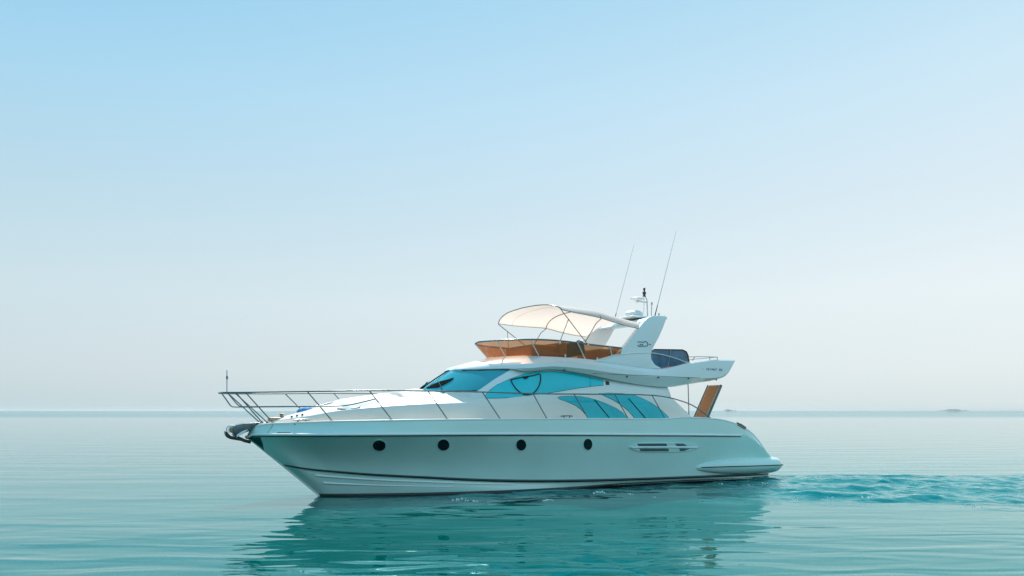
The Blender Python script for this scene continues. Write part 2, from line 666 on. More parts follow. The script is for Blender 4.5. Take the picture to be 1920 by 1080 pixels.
def patch(name, poly, bvh, m, off=0.008, thick=0.014, step=4.0, parent=root, smoothn=0, mir=True):
    if smoothn:
        q = np.array(poly + [poly[0]], float)
        ext = np.vstack([q[-2], q, q[1]])
        d = cr(ext, smoothn)[smoothn:-smoothn]
        poly = [tuple(p) for p in d[:-1]]
    # resample outline
    pts = []
    n = len(poly)
    for i in range(n):
        a, b = np.array(poly[i]), np.array(poly[(i + 1) % n])
        k = max(1, int(np.linalg.norm(b - a) / step))
        for j in range(k):
            pts.append(a + (b - a) * j / k)
    nb = len(pts)
    xs = [p[0] for p in pts]
    ys = [p[1] for p in pts]
    inn = []
    P = np.array(pts)

    def inside(x, y):
        c = False
        for i in range(nb):
            x1, y1 = P[i]
            x2, y2 = P[i - 1]
            if (y1 > y) != (y2 > y) and x < (x2 - x1) * (y - y1) / (y2 - y1) + x1:
                c = not c
        return c
    for x in np.arange(min(xs) + step * 0.5, max(xs), step):
        for y in np.arange(min(ys) + step * 0.5, max(ys), step):
            if inside(x, y) and np.min(np.hypot(P[:, 0] - x, P[:, 1] - y)) > step * 0.45:
                inn.append((x, y))
    allp = [Vector((p[0], p[1])) for p in pts] + [Vector(p) for p in inn]
    edges = [(i, (i + 1) % nb) for i in range(nb)]
    vo, eo, fo, *_ = delaunay_2d_cdt(allp, edges, [], 1, 1e-5)
    V = []
    for p in vo:
        loc, nor = hit(bvh, p[0], p[1], off)
        V.append(tuple(loc))
    F = [tuple(f) for f in fo]
    # skirt
    cnt = {}
    for f in F:
        for i in range(3):
            e = (f[i], f[(i + 1) % 3])
            cnt.setdefault(tuple(sorted(e)), []).append(e)
    back = {}
    for es in cnt.values():
        if len(es) == 1:
            a, b = es[0]
            for q in (a, b):
                if q not in back:
                    loc, nor = hit(bvh, vo[q][0], vo[q][1], off - thick)
                    back[q] = len(V)
                    V.append(tuple(loc))
            F.append((b, a, back[a], back[b]))
    o = mk(name, V, F, m, parent, local=False, sharp=40, merge=False)
    if mir:
        o2 = flip(o)
        return o, o2
    return o


# portholes
for (x, y, rx, ry) in ((711, 835, 12, 10), (831.5, 834, 11, 10.5), (977, 834, 9.3, 10.5), (1102, 833, 8.2, 10.5)):
    ring = [(x + (rx + 1.4) * math.cos(a), y + (ry + 1.4) * math.sin(a)) for a in np.linspace(0, 2 * math.pi, 28, endpoint=False)]
    pane = [(x + rx * math.cos(a), y + ry * math.sin(a)) for a in np.linspace(0, 2 * math.pi, 28, endpoint=False)]
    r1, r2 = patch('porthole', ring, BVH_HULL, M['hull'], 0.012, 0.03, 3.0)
    p1 = patch('pane', pane, BVH_HULL, M['glassblack'], 0.014, 0.02, 3.0, parent=r1, mir=False)
    flip(p1, parent=r2)

# engine-room air vent
ov = [(1179, 838.5), (1188, 833.5), (1200, 830.5), (1240, 829.8), (1280, 830), (1298, 833), (1312, 837.5), (1302, 842), (1288, 846), (1260, 847), (1220, 847.2), (1200, 846.5), (1187, 843)]
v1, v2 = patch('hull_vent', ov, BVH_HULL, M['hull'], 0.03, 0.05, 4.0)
for pl in ([(1194, 831.3), (1248, 831.3), (1250, 836), (1196, 836)], [(1264, 831.3), (1281, 831.6), (1287, 835.6), (1268, 836)], [(1198, 840.8), (1252, 840.8), (1253, 845.8), (1200, 845.8)], [(1272, 840.5), (1292, 840.5), (1282, 845.2), (1274, 845.6)]):
    g = patch('vent_grille', pl, BVH_HULL, M['darksteel'], 0.034, 0.02, 3.0, parent=v1, mir=False)
    flip(g, parent=v2)
sl = [hit(BVH_HULL, x, y, 0.036)[0] for x, y in ((1184, 839), (1200, 838.4), (1240, 838.2), (1280, 838.4), (1306, 838.6))]
V, F = tube_geo([tuple(p) for p in cr(sl, 4)], 0.026, 8)
g = mk('vent_bar', V, F, M['white'], v1, local=False)
flip(g, parent=v2)

# polished plate on the stem under the anchor
sp1, sp2 = patch('stem_plate', [(464, 819.5), (488, 820), (492, 830), (495, 845), (489, 838), (476, 828.5)], BVH_HULL, mat('stem_plate_steel', (0.02, 0.07, 0.06), 0.25, metal=0.5, var=0.2), 0.006, 0.01, 3.0)
stm = tube('stem_band', [S(461, 817.5, 0.0), S(500, 849, 0.0), S(560, 897.5, 0), S(598, 929, 0)], 0.022, M['white'], seg=8)

# ------------------------------------------------------------------ swim platform with side wings
path = [(1293, 878, 2.02), (1315, 876, 2.16), (1345, 875, 2.26), (1380, 874, 2.30), (1415, 873, 2.30), (1444, 872, 2.28), (1467, 871, 2.16)]
ring = [S(*p) for p in path]
e = ring[-1]
ring += [(e[0] + 0.22, e[1] - 0.42, e[2]), (e[0] + 0.32, e[1] - 1.1, e[2]), (e[0] + 0.36, 0, e[2])]
hs = [0.03, 0.10, 0.17, 0.22, 0.25, 0.27, 0.27, 0.27, 0.27, 0.27]       # rise above the line
ls = [0.03, 0.13, 0.22, 0.28, 0.31, 0.31, 0.30, 0.30, 0.30, 0.30]       # drop below it
insd = [0.03, 0.12, 0.2, 0.3, 0.4, 0.5, 0.6, 0.5, 0.5, 0.5]


def inset(p, i, a):
    """towards the hull"""
    if i < 6:
        return (p[0], p[1] - a)
    if i == 6:
        return (p[0] - a * 0.7, p[1] - a * 0.7)
    if i == 7:
        return (p[0] - a * 0.9, p[1] - a * 0.4 if p[1] > 0 else 0)
    return (p[0] - a, p[1])


rows = []
for fz, fi in ((1.0, 1.0), (0.98, 0.55), (0.85, 0.28), (0.55, 0.10), (0.2, 0.02), (0.0, 0.0), (-0.12, 0.0), (-0.45, 0.10), (-0.8, 0.30), (-1.0, 0.6), (-1.0, 1.2)):
    rr_ = []
    for i, p in enumerate(ring):
        u, v = inset(p, i, insd[i] * fi)
        rr_.append((u, max(v, 0), p[2] + (hs[i] * fz if fz > 0 else ls[i] * fz)))
    rows.append(rr_)
top = [(UEND - 0.4 if i > 5 else p[0], 0.0, p[2]) for i, p in enumerate(rows[0])]
Vp, Fp, Ap = loft(rows, 6)
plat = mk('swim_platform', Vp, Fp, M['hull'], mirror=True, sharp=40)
tl = cr([(p[0], p[1] + (0.006 if i < 7 else 0), p[2] - 0.01) for i, p in enumerate(ring)][1:], 6)
tr_ = tube('platform_trim', [tuple(p + np.array([0.004, 0.002, 0])) for p in tl], 0.015, M['rubber'], plat, seg=6)
flip(tr_, parent=plat)
# platform deck
V, F = [], []
ptop = Ap[0]
for p in ptop:
    V += [tuple(p + np.array([0, 0, -0.002])), (min(p[0], UEND + 0.05), min(p[1], 1.9) if p[1] > 0.01 else 0.0, p[2] - 0.002)]
F = [(2 * i, 2 * i + 1, 2 * i + 3, 2 * i + 2) for i in range(len(ptop) - 1)]
mk('platform_deck', V, F, M['teak'], plat, mirror=True)
# exhaust outlets under the platform
for x in (1392, 1412):
    p = S(x, 889, 1.98)
    lathe('exhaust_outlet', p, [(0.045, -0.12), (0.06, -0.02), (0.06, 0.03), (0.045, 0.03)], M['bright'], plat, 14, 'v')

# ------------------------------------------------------------------ trunk cabin (low coachroof, side decks, saloon body)
VB = lambda u: max(0.05, B(u) - 0.40) if u < 12.5 else B(u) - 0.40
VB2 = curve_fn([(-1.8, 0.05), (-1.3, 0.22), (-0.6, 0.55), (0.5, 1.05), (2, 1.48), (3.5, 1.72), (5, 1.84), (7, 1.92), (9, 1.95), (11, 1.93), (13, 1.86), (15, 1.75)])
ridge_px = [(503, 791), (545, 785), (583, 779.5), (636, 770.5), (719, 762.5), (800, 757.5), (880, 754.5), (938, 748), (997, 741.5), (1035, 737), (1090, 734), (1150, 733), (1205, 735), (1250, 741.5), (1272, 757), (1290, 775)]
base_px = [(503, 794), (545, 792), (583, 791), (636, 790), (719, 789), (800, 788), (880, 787.5), (938, 787), (997, 787), (1035, 787), (1090, 787), (1150, 787), (1205, 787), (1256, 787), (1282, 786), (1300, 786)]
crown = [(500, 789), (535, 780), (567, 772.0), (611, 759.5), (678, 748.5), (735, 741), (792, 731.5), (860, 728), (930, 724)]
tumble = [0.02, 0.05, 0.08, 0.10, 0.13, 0.15, 0.16, 0.17, 0.18, 0.19, 0.2, 0.22, 0.24, 0.26, 0.28, 0.28]
rb, r1, r2, r3, r4, r5 = [], [], [], [], [], []
for i, (rp, bp_) in enumerate(zip(ridge_px, base_px)):
    b = SV(bp_[0], bp_[1], VB2)
    r = SV(rp[0], rp[1], lambda u: VB2(u) - tumble[i])
    rb.append((b[0], b[1], b[2] - 0.08))
    r1.append(tuple(0.5 * (np.array(b) + np.array(r)) + np.array([0, 0.035, 0])))
    s = min(1, r[1])
    r2.append((r[0], r[1] + 0.012 * s, r[2] - 0.03 * s))
    r3.append((r[0], r[1] - 0.02 * s, r[2] + 0.004))
    r4.append((r[0], r[1] - 0.09 * s, r[2] + 0.012 * s))
ctr = [S(x, y, 0.0) for x, y in crown]
cz = rowfn([(p[0], 0.0, p[2]) for p in ctr])
r5 = []
for i, p in enumerate(r4):
    w = float(cz(min(max(p[0], ctr[0][0]), ctr[-1][0]))[2]) if p[0] < 6 else p[2] + 0.12
    r5.append((p[0], 0.0, w))
mid = [(p[0], p[1] * 0.72, p[2] + 0.62 * (q[2] - p[2])) for p, q in zip(r4, r5)]
mid2 = [(p[0], p[1] * 0.40, p[2] + 0.93 * (q[2] - p[2])) for p, q in zip(r4, r5)]
Vt, Ft, At = loft([rb, r1, r2, r3, r4, mid, mid2, r5], 6)
trunk = mk('trunk_cabin', Vt, Ft, M['cabin'], mirror=True, sharp=34)
trunk['label'] = 'long low coachroof rising from the foredeck to the wheelhouse'

# ------------------------------------------------------------------ wheelhouse (windshield, side windows)
bot = [S(789, 733.5, 0), S(800, 734, 0.42), S(836, 734, 0.95), S(895, 735.5, 1.46), S(925, 752, 1.60), S(965, 749, 1.66), S(1035, 740, 1.69), S(1090, 737, 1.70), S(1150, 737, 1.69), S(1205, 739, 1.67), S(1258, 744, 1.60)]
top = [S(842, 695.5, 0), S(856, 694.5, 0.42), S(897, 693.5, 0.88), S(957, 692, 1.32), S(978, 697, 1.44), S(1003, 695, 1.50), S(1045, 695, 1.54), S(1095, 704, 1.56), S(1150, 713, 1.56), S(1205, 719, 1.55), S(1250, 724, 1.50)]
rows = []
for f, bul in ((-0.04, -0.01), (0, 0), (0.25, 0.025), (0.5, 0.035), (0.75, 0.025), (1.0, 0.0), (1.12, -0.02)):
    rr_ = []
    for i, (a, b) in enumerate(zip(bot, top)):
        a, b = np.array(a), np.array(b)
        q = a + (b - a) * f
        if i > 3:
            q[1] += bul
        elif i > 0:
            q += np.array([-bul * 0.5, bul * 0.5 * (i > 0), 0])
        rr_.append(tuple(q))
    rows.append(rr_)
rows.insert(0, [(p[0] + 0.05, p[1] - 0.02 if p[1] > 0 else 0, p[2] - 0.45) for p in rows[0]])
Vw, Fw, Aw = loft(rows, 8)
nr, nc = Aw.shape[:2]
k = len(Vw)
for r in range(nr):
    p = Aw[r, -1]
    Vw.append((p[0], 0.0, p[2]))
for r in range(nr - 1):
    Fw.append((r * nc + nc - 1, (r + 1) * nc + nc - 1, k + r + 1, k + r))
wheel = mk('wheelhouse', Vw, Fw, M['white'], mirror=True, sharp=40)

# ------------------------------------------------------------------ flybridge moulding
def ring_pts(l):
    return [S(*p) for p in l]


f_under = ring_pts([(842, 696, 0), (856, 695, 0.42), (899, 694, 0.84), (957, 693, 1.24), (985, 697, 1.42), (1035, 692, 1.46), (1095, 700, 1.46), (1150, 713, 1.45), (1205, 724, 1.44), (1250, 726.5, 1.40), (1300, 719, 1.36), (1338, 713, 1.30), (1354, 708.5, 1.25)])
f0 = ring_pts([(841, 694.6, 0), (855, 693.4, 0.44), (898, 692.4, 0.92), (954, 691.2, 1.38), (990, 695.5, 1.62), (1038, 692.5, 1.68), (1098, 701, 1.70), (1150, 712.5, 1.70), (1205, 721.5, 1.69), (1250, 725, 1.66), (1300, 717.5, 1.62), (1342, 711, 1.56), (1360, 705, 1.50)])
f1 = ring_pts([(842, 693.6, 0), (856, 692.2, 0.45), (900, 690.9, 0.94), (957, 689.7, 1.40), (995, 690, 1.70), (1040, 687, 1.77), (1100, 692, 1.80), (1150, 699, 1.82), (1205, 705, 1.82), (1250, 707, 1.80), (1300, 708.3, 1.76), (1344, 708.0, 1.68), (1367, 697.5, 1.60)])
f2 = ring_pts([(848, 690, 0), (862, 687.5, 0.44), (906, 684.5, 0.92), (962, 683, 1.38), (1002, 681.0, 1.68), (1045, 679.2, 1.76), (1103, 683, 1.79), (1152, 689.5, 1.80), (1205, 696.5, 1.80), (1247, 700, 1.78), (1298, 693, 1.74), (1340, 687, 1.66), (1373, 687, 1.60)])
f3 = ring_pts([(874, 681.5, 0), (889, 680, 0.41), (922, 678, 0.84), (968, 677.2, 1.26), (1006, 676.5, 1.52), (1050, 677, 1.62), (1106, 680, 1.68), (1153, 686.0, 1.72), (1203, 692.5, 1.74), (1244, 693.5, 1.73), (1296, 682, 1.70), (1337, 676.5, 1.63), (1378, 677, 1.56)])
f4 = ring_pts([(920, 669.5, 0), (935, 669, 0.40), (958, 667.5, 0.78), (986, 667.2, 1.12), (1018, 668.0, 1.36), (1056, 670, 1.50), (1108, 674, 1.58), (1154, 682.5, 1.64), (1203, 690, 1.68), (1243, 691.5, 1.68), (1295, 680, 1.65), (1336, 674.5, 1.58), (1379, 675.3, 1.52)])
f5 = [(p[0] + 0.12, max(0, p[1] - 0.10), p[2] + 0.003) if i < 4 else (p[0], p[1] - 0.09, p[2] + 0.003) for i, p in enumerate(f4)]
FLOOR = min(p[2] for p in f4) - 0.02
f6 = [(p[0] + (0.03 if i < 10 else 0), max(0, p[1] - 0.04), p[2] - 0.03 if i >= 11 else min(p[2] - 0.02, max(FLOOR, f0[i][2] + 0.06))) for i, p in enumerate(f5)]
Vf, Ff, Af = loft([f_under, f0, f1, f2, f3, f4, f5, f6], 8)
nr, nc = Af.shape[:2]
# underside and floor to the centreline, aft end closed
for row in (0, nr - 1):
    k = len(Vf)
    for c in range(nc):
        p = Af[row, c]
        Vf.append((p[0], 0.0, p[2]))
    for c in range(nc - 1):
        Ff.append((row * nc + c, row * nc + c + 1, k + c + 1, k + c))
k = len(Vf)
for r in range(nr):
    p = Af[r, -1]
    Vf.append((p[0], 0.0, p[2]))
for r in range(nr - 1):
    Ff.append((r * nc + nc - 1, (r + 1) * nc + nc - 1, k + r + 1, k + r))
fly = mk('flybridge', Vf, Ff, M['white'], mirror=True, sharp=30)
fly['label'] = 'sweeping upper moulding that overhangs the aft deck'

BV_UP = bvh_of(wheel, fly)
BV_WH = bvh_of(wheel)
BV_FLY = bvh_of(fly)
BV_TR = bvh_of(trunk)

# windshield: two panes, a dark seal and the centre mullion
seal, _ = patch('windshield', [(771, 732), (787, 721), (812, 708), (841, 696), (900, 695), (956, 694), (930, 709), (896, 732.5), (840, 733)], BV_WH, M['wind'], 0.010, 0.02, 4.0)
ed = [hit(BV_WH, x, y, 0.014)[0] for x, y in ((842, 696.0), (870, 695.4), (900, 695), (955, 694.2))]
V, F = tube_geo([tuple(p) for p in ed], 0.014, 6)
g = mk('windshield_seal', V, F, M['rubber'], seal, local=False)
flip(g)
ed = [tuple(np.array(S(x, y, 0)) + np.array([-0.02, 0, 0.02])) for x, y in ((789, 732), (815, 713), (842, 695.5))]
tube('windshield_mullion', ed, 0.018, M['rubber'], seal)
ed = [hit(BV_WH, x, y, 0.014)[0] for x, y in ((795, 733.2), (840, 733.3), (880, 733.5), (894, 733))]
V, F = tube_geo([tuple(p) for p in ed], 0.014, 6)
g = mk('windshield_seal', V, F, M['rubber'], seal, local=False)
flip(g)
# wipers
bl = [(800, 728.5), (812, 722), (826, 716.5), (840, 713), (851, 709.5), (846, 714.5), (834, 721.5), (820, 727.5)]
w1, w2 = patch('wiper', bl, BV_WH, M['rubber'], 0.035, 0.02, 3.0)
arm = [hit(BV_WH, 831, 735, 0.02)[0], hit(BV_WH, 829, 729, 0.04)[0], hit(BV_WH, 822, 717, 0.05)[0]]
V, F = tube_geo([tuple(p) for p in arm], 0.014, 6)
g = mk('wiper_arm', V, F, M['steel'], w1, local=False)
flip(g, parent=w2)
for (x, y) in ((831, 737.5), (795, 734.5)):
    p, _n = hit(BV_TR, x, y, 0.01)
    box('wiper_motor_cap', (p.x, -p.y, p.z), (0.09, 0.06, 0.04), M['darksteel'], bev=0.012)

# side window
sw = [(909, 743), (918, 732), (932, 722), (957, 710.5), (985, 700.8), (1010, 697.3), (1040, 697.3), (1072, 700.5), (1100, 706), (1131, 713.5), (1131.5, 722), (1110, 724.2), (1080, 728), (1055, 732.5), (1030, 736.5), (1005, 740.5), (970, 744.5), (935, 746.3), (914, 746.3)]
a1, a2 = patch('side_window', shrink(sw, 0.7), BV_UP, M['rubber'], 0.005, 0.01, 5.0)
b1 = patch('pane', sw, BV_UP, M['cyan'], 0.010, 0.01, 5.0, parent=a1, mir=False)
flip(b1, parent=a2)
dring = [(957, 712.5), (962, 722), (970, 732), (980, 738.5), (990, 740), (1001, 736), (1009, 726), (1013, 714), (1013, 703), (1010, 701.5), (1000, 704.5), (985, 707), (970, 709.5)]
dring = [tuple(q) for q in cr(dring[:9], 3)] + dring[9:]
ps = [hit(BV_UP, x, y, 0.018)[0] for x, y in dring + dring[:1]]
V, F = tube_geo([tuple(p) for p in ps], 0.020, 8)
g = mk('opening_frame', V, F, M['black'], a1, local=False)
flip(g, parent=a2)
ltc = [hit(BV_UP, x, y, 0.025)[0] for x, y in ((981, 707), (984, 709.5), (989, 707))]
V, F = tube_geo([tuple(p) for p in ltc], 0.04, 8)
mk('latch', V, F, M['black'], a1, local=False)
ps = [hit(BV_UP, x, y, 0.013)[0] for x, y in ((1105, 708), (1106.5, 723.5))]
V, F = tube_geo([tuple(p) for p in ps], 0.006, 6)
mk('pane_joint', V, F, M['rubber'], a1, local=False)
patch('air_intake', [(1135, 714.5), (1142, 715.5), (1142.5, 722), (1136, 722)], BV_UP, M['black'], 0.008, 0.01, 3.0)

# saloon windows in the lower body
BV_LOW = bvh_of(trunk)
w1p = [(1045.5, 745), (1052, 743.4), (1070, 742.8), (1088, 743.6), (1105, 746.6), (1122, 751.6), (1140, 758.6), (1156, 766.5), (1168, 774.5), (1178, 784.5), (1140, 785.2), (1103.5, 785), (1098, 777), (1090, 768), (1078, 759.5), (1062, 752.5), (1049, 748)]
w2p = [(1123, 737.3), (1140, 737.1), (1165, 738), (1185, 740.2), (1203, 746.5), (1220, 755), (1236, 766), (1248, 776.5), (1254, 782.5), (1247, 786), (1218, 786.3), (1191, 786), (1184, 776.5), (1174, 766.5), (1160, 756), (1145, 747.5)]
for wp, mull in ((w1p, ((1114, 749.5), (1143, 784.5))), (w2p, ((1178, 747.5), (1211, 785.5)))):
    s1_, s2_ = patch('saloon_window', shrink(wp, 0.6), BV_LOW, M['rubber'], 0.005, 0.01, 5.0)
    p1 = patch('pane', wp, BV_LOW, M['cyan2'], 0.009, 0.01, 5.0, parent=s1_, mir=False)
    flip(p1, parent=s2_)
    (mx0, my0), (mx1, my1) = mull
    ps = [hit(BV_LOW, mx0 + (mx1 - mx0) * k / 10, my0 + (my1 - my0) * k / 10, 0.014)[0] for k in range(11)]
    V, F = tube_geo([tuple(p) for p in ps], 0.014, 6)
    g = mk('mullion', V, F, M['rubber'], s1_, local=False)
    flip(g, parent=s2_)

# flybridge seam and lights
ps = [hit(BV_FLY, x, y, 0.0)[0] for x, y in ((1112, 700.5), (1175, 702.5), (1240, 705.5), (1300, 708), (1342, 709))]
V, F = tube_geo([tuple(p) for p in cr([tuple(p) for p in ps], 5)], 0.008, 6)
g = mk('moulding_seam', V, F, M['darksteel'], fly, local=False)
flip(g, parent=fly)
for (x, y) in ((1175.5, 705.5), (1234, 707.5), (1290.5, 709), (1058, 693.5), (1343, 711.5)):
    p, n_ = hit(BV_FLY, x, y, 0.01)
    g = lathe('courtesy_light', (p.x, -p.y, p.z), [(0.012, -0.02), (0.03, -0.012), (0.03, 0.012), (0.012, 0.02)], M['dark'], fly, 12, 'v')
    flip(g, parent=fly)

# lettering on the aft wing and emblem on the arch (illegible small marks in the photograph)
def glyphs(name, segs, bvh, m, rad, parent):
    V, F = [], []
    for s in segs:
        pts = [tuple(hit(bvh, x, y, 0.006)[0]) for x, y in s]
        v, f = tube_geo(pts, rad, 6, off=len(V))
        V += v
        F += f
    return mk(name, V, F, m, parent, local=False, merge=False)


def text_segs(x0, y0, x1, y1, h, pattern):
    """short letter strokes along a baseline"""
    n = len(pattern)
    out_ = []
    for i, ch in enumerate(pattern):
        if ch == ' ':
            continue
        x = x0 + (x1 - x0) * i / n
        y = y0 + (y1 - y0) * i / n
        w = (x1 - x0) / n * 0.62
        st = {'/': [((0, 0), (w / 2, -h)), ((w / 2, -h), (w, 0))], 'Z': [((0, -h), (w, -h)), ((w, -h), (0, 0)), ((0, 0), (w, 0))], 'I': [((w / 2, 0), (w / 2, -h))],
              'M': [((0, 0), (0, -h)), ((0, -h), (w / 2, -h / 2)), ((w / 2, -h / 2), (w, -h)), ((w, -h), (w, 0))], 'U': [((0, -h), (0, 0)), ((0, 0), (w, 0)), ((w, 0), (w, -h))],
              'T': [((0, -h), (w, -h)), ((w / 2, -h), (w / 2, 0))], 'S': [((w, -h), (0, -h)), ((0, -h), (0, -h / 2)), ((0, -h / 2), (w, -h / 2)), ((w, -h / 2), (w, 0)), ((w, 0), (0, 0))], '.': [((w * 0.3, -h * 0.5), (w * 0.7, -h * 0.5))]}[ch]
        for a, b in st:
            out_.append([(x + a[0], y + a[1]), (x + b[0], y + b[1])])
    return out_


LET = '. /ZIMUT SS'
for i, ch in enumerate(LET):
    if ch != ' ':
        pat = ' ' * i + ch + ' ' * (len(LET) - i - 1)
        glyphs('letter', text_segs(1317.5, 693.2, 1355, 695.2, 3.2, pat), BV_FLY, M['logo'], 0.008, fly)

# ------------------------------------------------------------------ flybridge windscreen
wb = ring_pts([(921, 670, 0), (936, 669.5, 0.38), (959, 668, 0.75), (987, 666, 1.08), (1017, 666.5, 1.32), (1056, 669.5, 1.46), (1108, 674, 1.54), (1160, 675, 1.60)])
wt = ring_pts([(898, 641, 0), (918, 639.5, 0.50), (950, 637.5, 0.98), (988, 636.4, 1.36), (1026, 637.2, 1.56), (1064, 640.4, 1.65), (1108, 646, 1.68), (1166, 652.5, 1.67)])
Vs, Fs, As = loft([wb, [tuple(0.5 * (np.array(a) + np.array(b)) + np.array([0, 0.02 if i > 0 else 0, 0])) for i, (a, b) in enumerate(zip(wb, wt))], wt], 8, 3)
screen = mk('flybridge_windscreen', Vs, Fs, M['amber'], mirror=True, sharp=60)
screen['label'] = 'amber tinted wraparound windscreen'
edge = tube('windscreen_rail', [tuple(p) for p in As[-1]], 0.026, M['steel'], screen, 8)
flip(edge, parent=screen)
for a, b in (((931, 638.6, 0.74), (948, 668.5, 0.58)), ((994, 636.4, 1.41), (1010, 666.5, 1.28)), ((1083, 643, 1.70), (1097, 673, 1.55)), ((1143, 650, 1.70), (1149, 673, 1.62))):
    g = tube('windscreen_post', [S(*a), S(*b)], 0.02, M['plastic'], screen, 8)
    flip(g, parent=screen)
for (x, y, v) in ((1050, 642, 1.70), (1060, 667, 1.52), (1120, 673, 1.60)):
    g = box('windscreen_clip', S(x, y, v), (0.05, 0.04, 0.10), M['plastic'], screen, 0.012)
    flip(g, parent=screen)

# flybridge furniture seen through the amber screen
zf = FLOOR
sofa = box('flybridge_seat', S(1004, 661, 0.15), (1.3, 1.7, 0.38), M['leather'], bev=0.1, seg=4)
sofa['label'] = 'tan leather lounge seat behind the windscreen'
sb_ = box('seat_back', S(1030, 658, 0.30), (0.26, 1.9, 0.44), M['leather'], sofa, 0.1, seg=4)
cons = box('helm_console', S(1062, 657, 0.7), (0.75, 1.1, 0.45), M['dark'], bev=0.08, seg=4, rot=R(-12))
tube('helm_wheel', [tuple(np.array(S(1082, 648, 0.65)) + 0.17 * np.array([0.35 * math.sin(a), math.cos(a), math.sin(a)])) for a in np.linspace(0, 2 * math.pi, 25)], 0.015, M['dark'], cons)
hs_ = box('helm_seat', S(1122, 667, 0.75), (0.9, 1.3, 0.36), M['leather'], bev=0.09, seg=4)
box('seat_back', S(1148, 664, 0.75), (0.16, 1.3, 0.40), M['leather'], hs_, 0.07, seg=4)

# ------------------------------------------------------------------ radar arch
arch_px = [(1112, 676.5), (1138, 669), (1160, 662.5), (1176, 645), (1195, 622), (1214, 600.5), (1219, 595.5), (1228, 591.2), (1244, 590.6), (1252, 592.8), (1254.5, 597), (1248, 612), (1238, 632), (1227, 650), (1222, 660), (1220.5, 672), (1227, 683), (1240, 691.5), (1218, 692), (1180, 687.5), (1145, 682)]
apts = [S(x, y, 1.64) for x, y in arch_px]
arch = prism('radar_arch', [(p[0], p[2]) for p in apts], 1.66, 1.46, M['white'], bev=0.028, seg=3)
for v in arch.data.vertices:          # the legs lean inboard
    v.co.y += 0.14 * max(0, v.co.z - 4.1) / 1.4
arch['label'] = 'swept back arch leg with a small blue emblem'
leg2 = flip(arch)
# cross beam
bp0 = [S(1212, 602, 1.45), S(1220, 596, 1.45), S(1232, 592.0, 1.45), S(1246, 591.6, 1.45), S(1252, 596, 1.45), S(1246, 603, 1.45), S(1228, 604, 1.45)]
beam = prism('arch_beam', [(p[0], p[2]) for p in bp0], 1.47, -1.47, M['white'], bev=0.03)
BV_ARCH = bvh_of(arch)
em = []
em.append([(1195, 641.2), (1199, 641), (1203, 641.4), (1207, 642.2)])
em.append([(1207, 641), (1209, 639.8), (1212, 640.8), (1214, 643.5), (1214.5, 646), (1213.8, 648.6)])
em.append([(1195.5, 647), (1197.5, 649), (1200, 649.6), (1206, 649), (1213.5, 648.8)])
em.append([(1199.5, 645), (1200.5, 647.5), (1202.5, 645.4), (1204.5, 645.6), (1205.5, 648.5)])
em.append([(1216.5, 645.2), (1219, 645.8), (1220, 646.4)])
glyphs('arch_emblem', em, BV_ARCH, M['logo'], 0.014, arch)
ln = [hit(BV_ARCH, x, y, 0.008)[0] for x, y in ((1128, 673.5), (1150, 667), (1180, 663.2), (1205, 661.5), (1221, 661.3))]
V, F = tube_geo([tuple(p) for p in cr([tuple(p) for p in ln], 5)], 0.014, 6)
g = mk('arch_edge_highlight', V, F, M['bright'], arch, local=False)  # bright tube put in for the white highlight along the leg's boundary line
flip(g, parent=leg2)

# tinted side screen aft of the arch
pn = [(1221, 657), (1226, 655.2), (1255, 655.6), (1280, 656), (1287, 659.5), (1290.5, 667), (1291.5, 678), (1268, 684.5), (1240, 690.8), (1229, 684), (1222, 674)]
bmv = [S(x, y, 1.50) for x, y in pn]
pan = prism('aft_side_screen', [(p[0], p[2]) for p in bmv], 1.50, 1.47, M['bluepanel'], bev=0.006)
flip(pan)
rim = tube('screen_rim', [S(x, y, 1.50) for x, y in pn[1:7]], 0.018, M['rubber'], pan)
g = tube('screen_grab_rail', [S(1221, 661.5, 1.60), S(1240, 664.5, 1.61), S(1262, 670, 1.62), S(1290, 680, 1.64)], 0.013, M['bright'], pan, smoothn=4)
g = tube('screen_divider', [S(1257, 656.5, 1.52), S(1256, 668, 1.52), S(1252, 686, 1.52)], 0.008, M['pole'], pan)
seat2 = prism('aft_lounge_seat', [(S(x, y, 1.2)[0], S(x, y, 1.2)[2]) for x, y in ((1253, 678), (1288, 673), (1289, 690), (1252, 696))], 1.35, -1.35, mat('rose_cushion', (0.35, 0.16, 0.15), 0.7, var=0.15), bev=0.03)

# aft flybridge rail
for side in (1, -1):
    g = tube('flybridge_rail', [S(1290, 669.5, 1.55 * side), S(1310, 668.8, 1.55 * side), S(1345, 669.5, 1.50 * side)] if side == 1 else [(p[0], -p[1], p[2]) for p in (S(1290, 669.5, 1.55), S(1310, 668.8, 1.55), S(1345, 669.5, 1.50))], 0.012, M['steel'], seg=8)
    for x, y0, y1 in ((1303, 669, 676), (1331, 669.2, 676), (1345, 669.4, 676.5)):
        a, b = S(x, y0, 1.53), S(x, y1, 1.53)
        if x == 1303:
            b = (b[0] - 0.12, b[1], b[2])
        tube('rail_post', [(a[0], a[1] * side, a[2]), (b[0], b[1] * side, b[2])], 0.012, M['steel'], g)
ra = S(1345, 669.5, 1.50)
tube('flybridge_rail', [(ra[0], 1.5, ra[2]), (ra[0] + 0.05, 0, ra[2]), (ra[0], -1.5, ra[2])], 0.012, M['steel'])

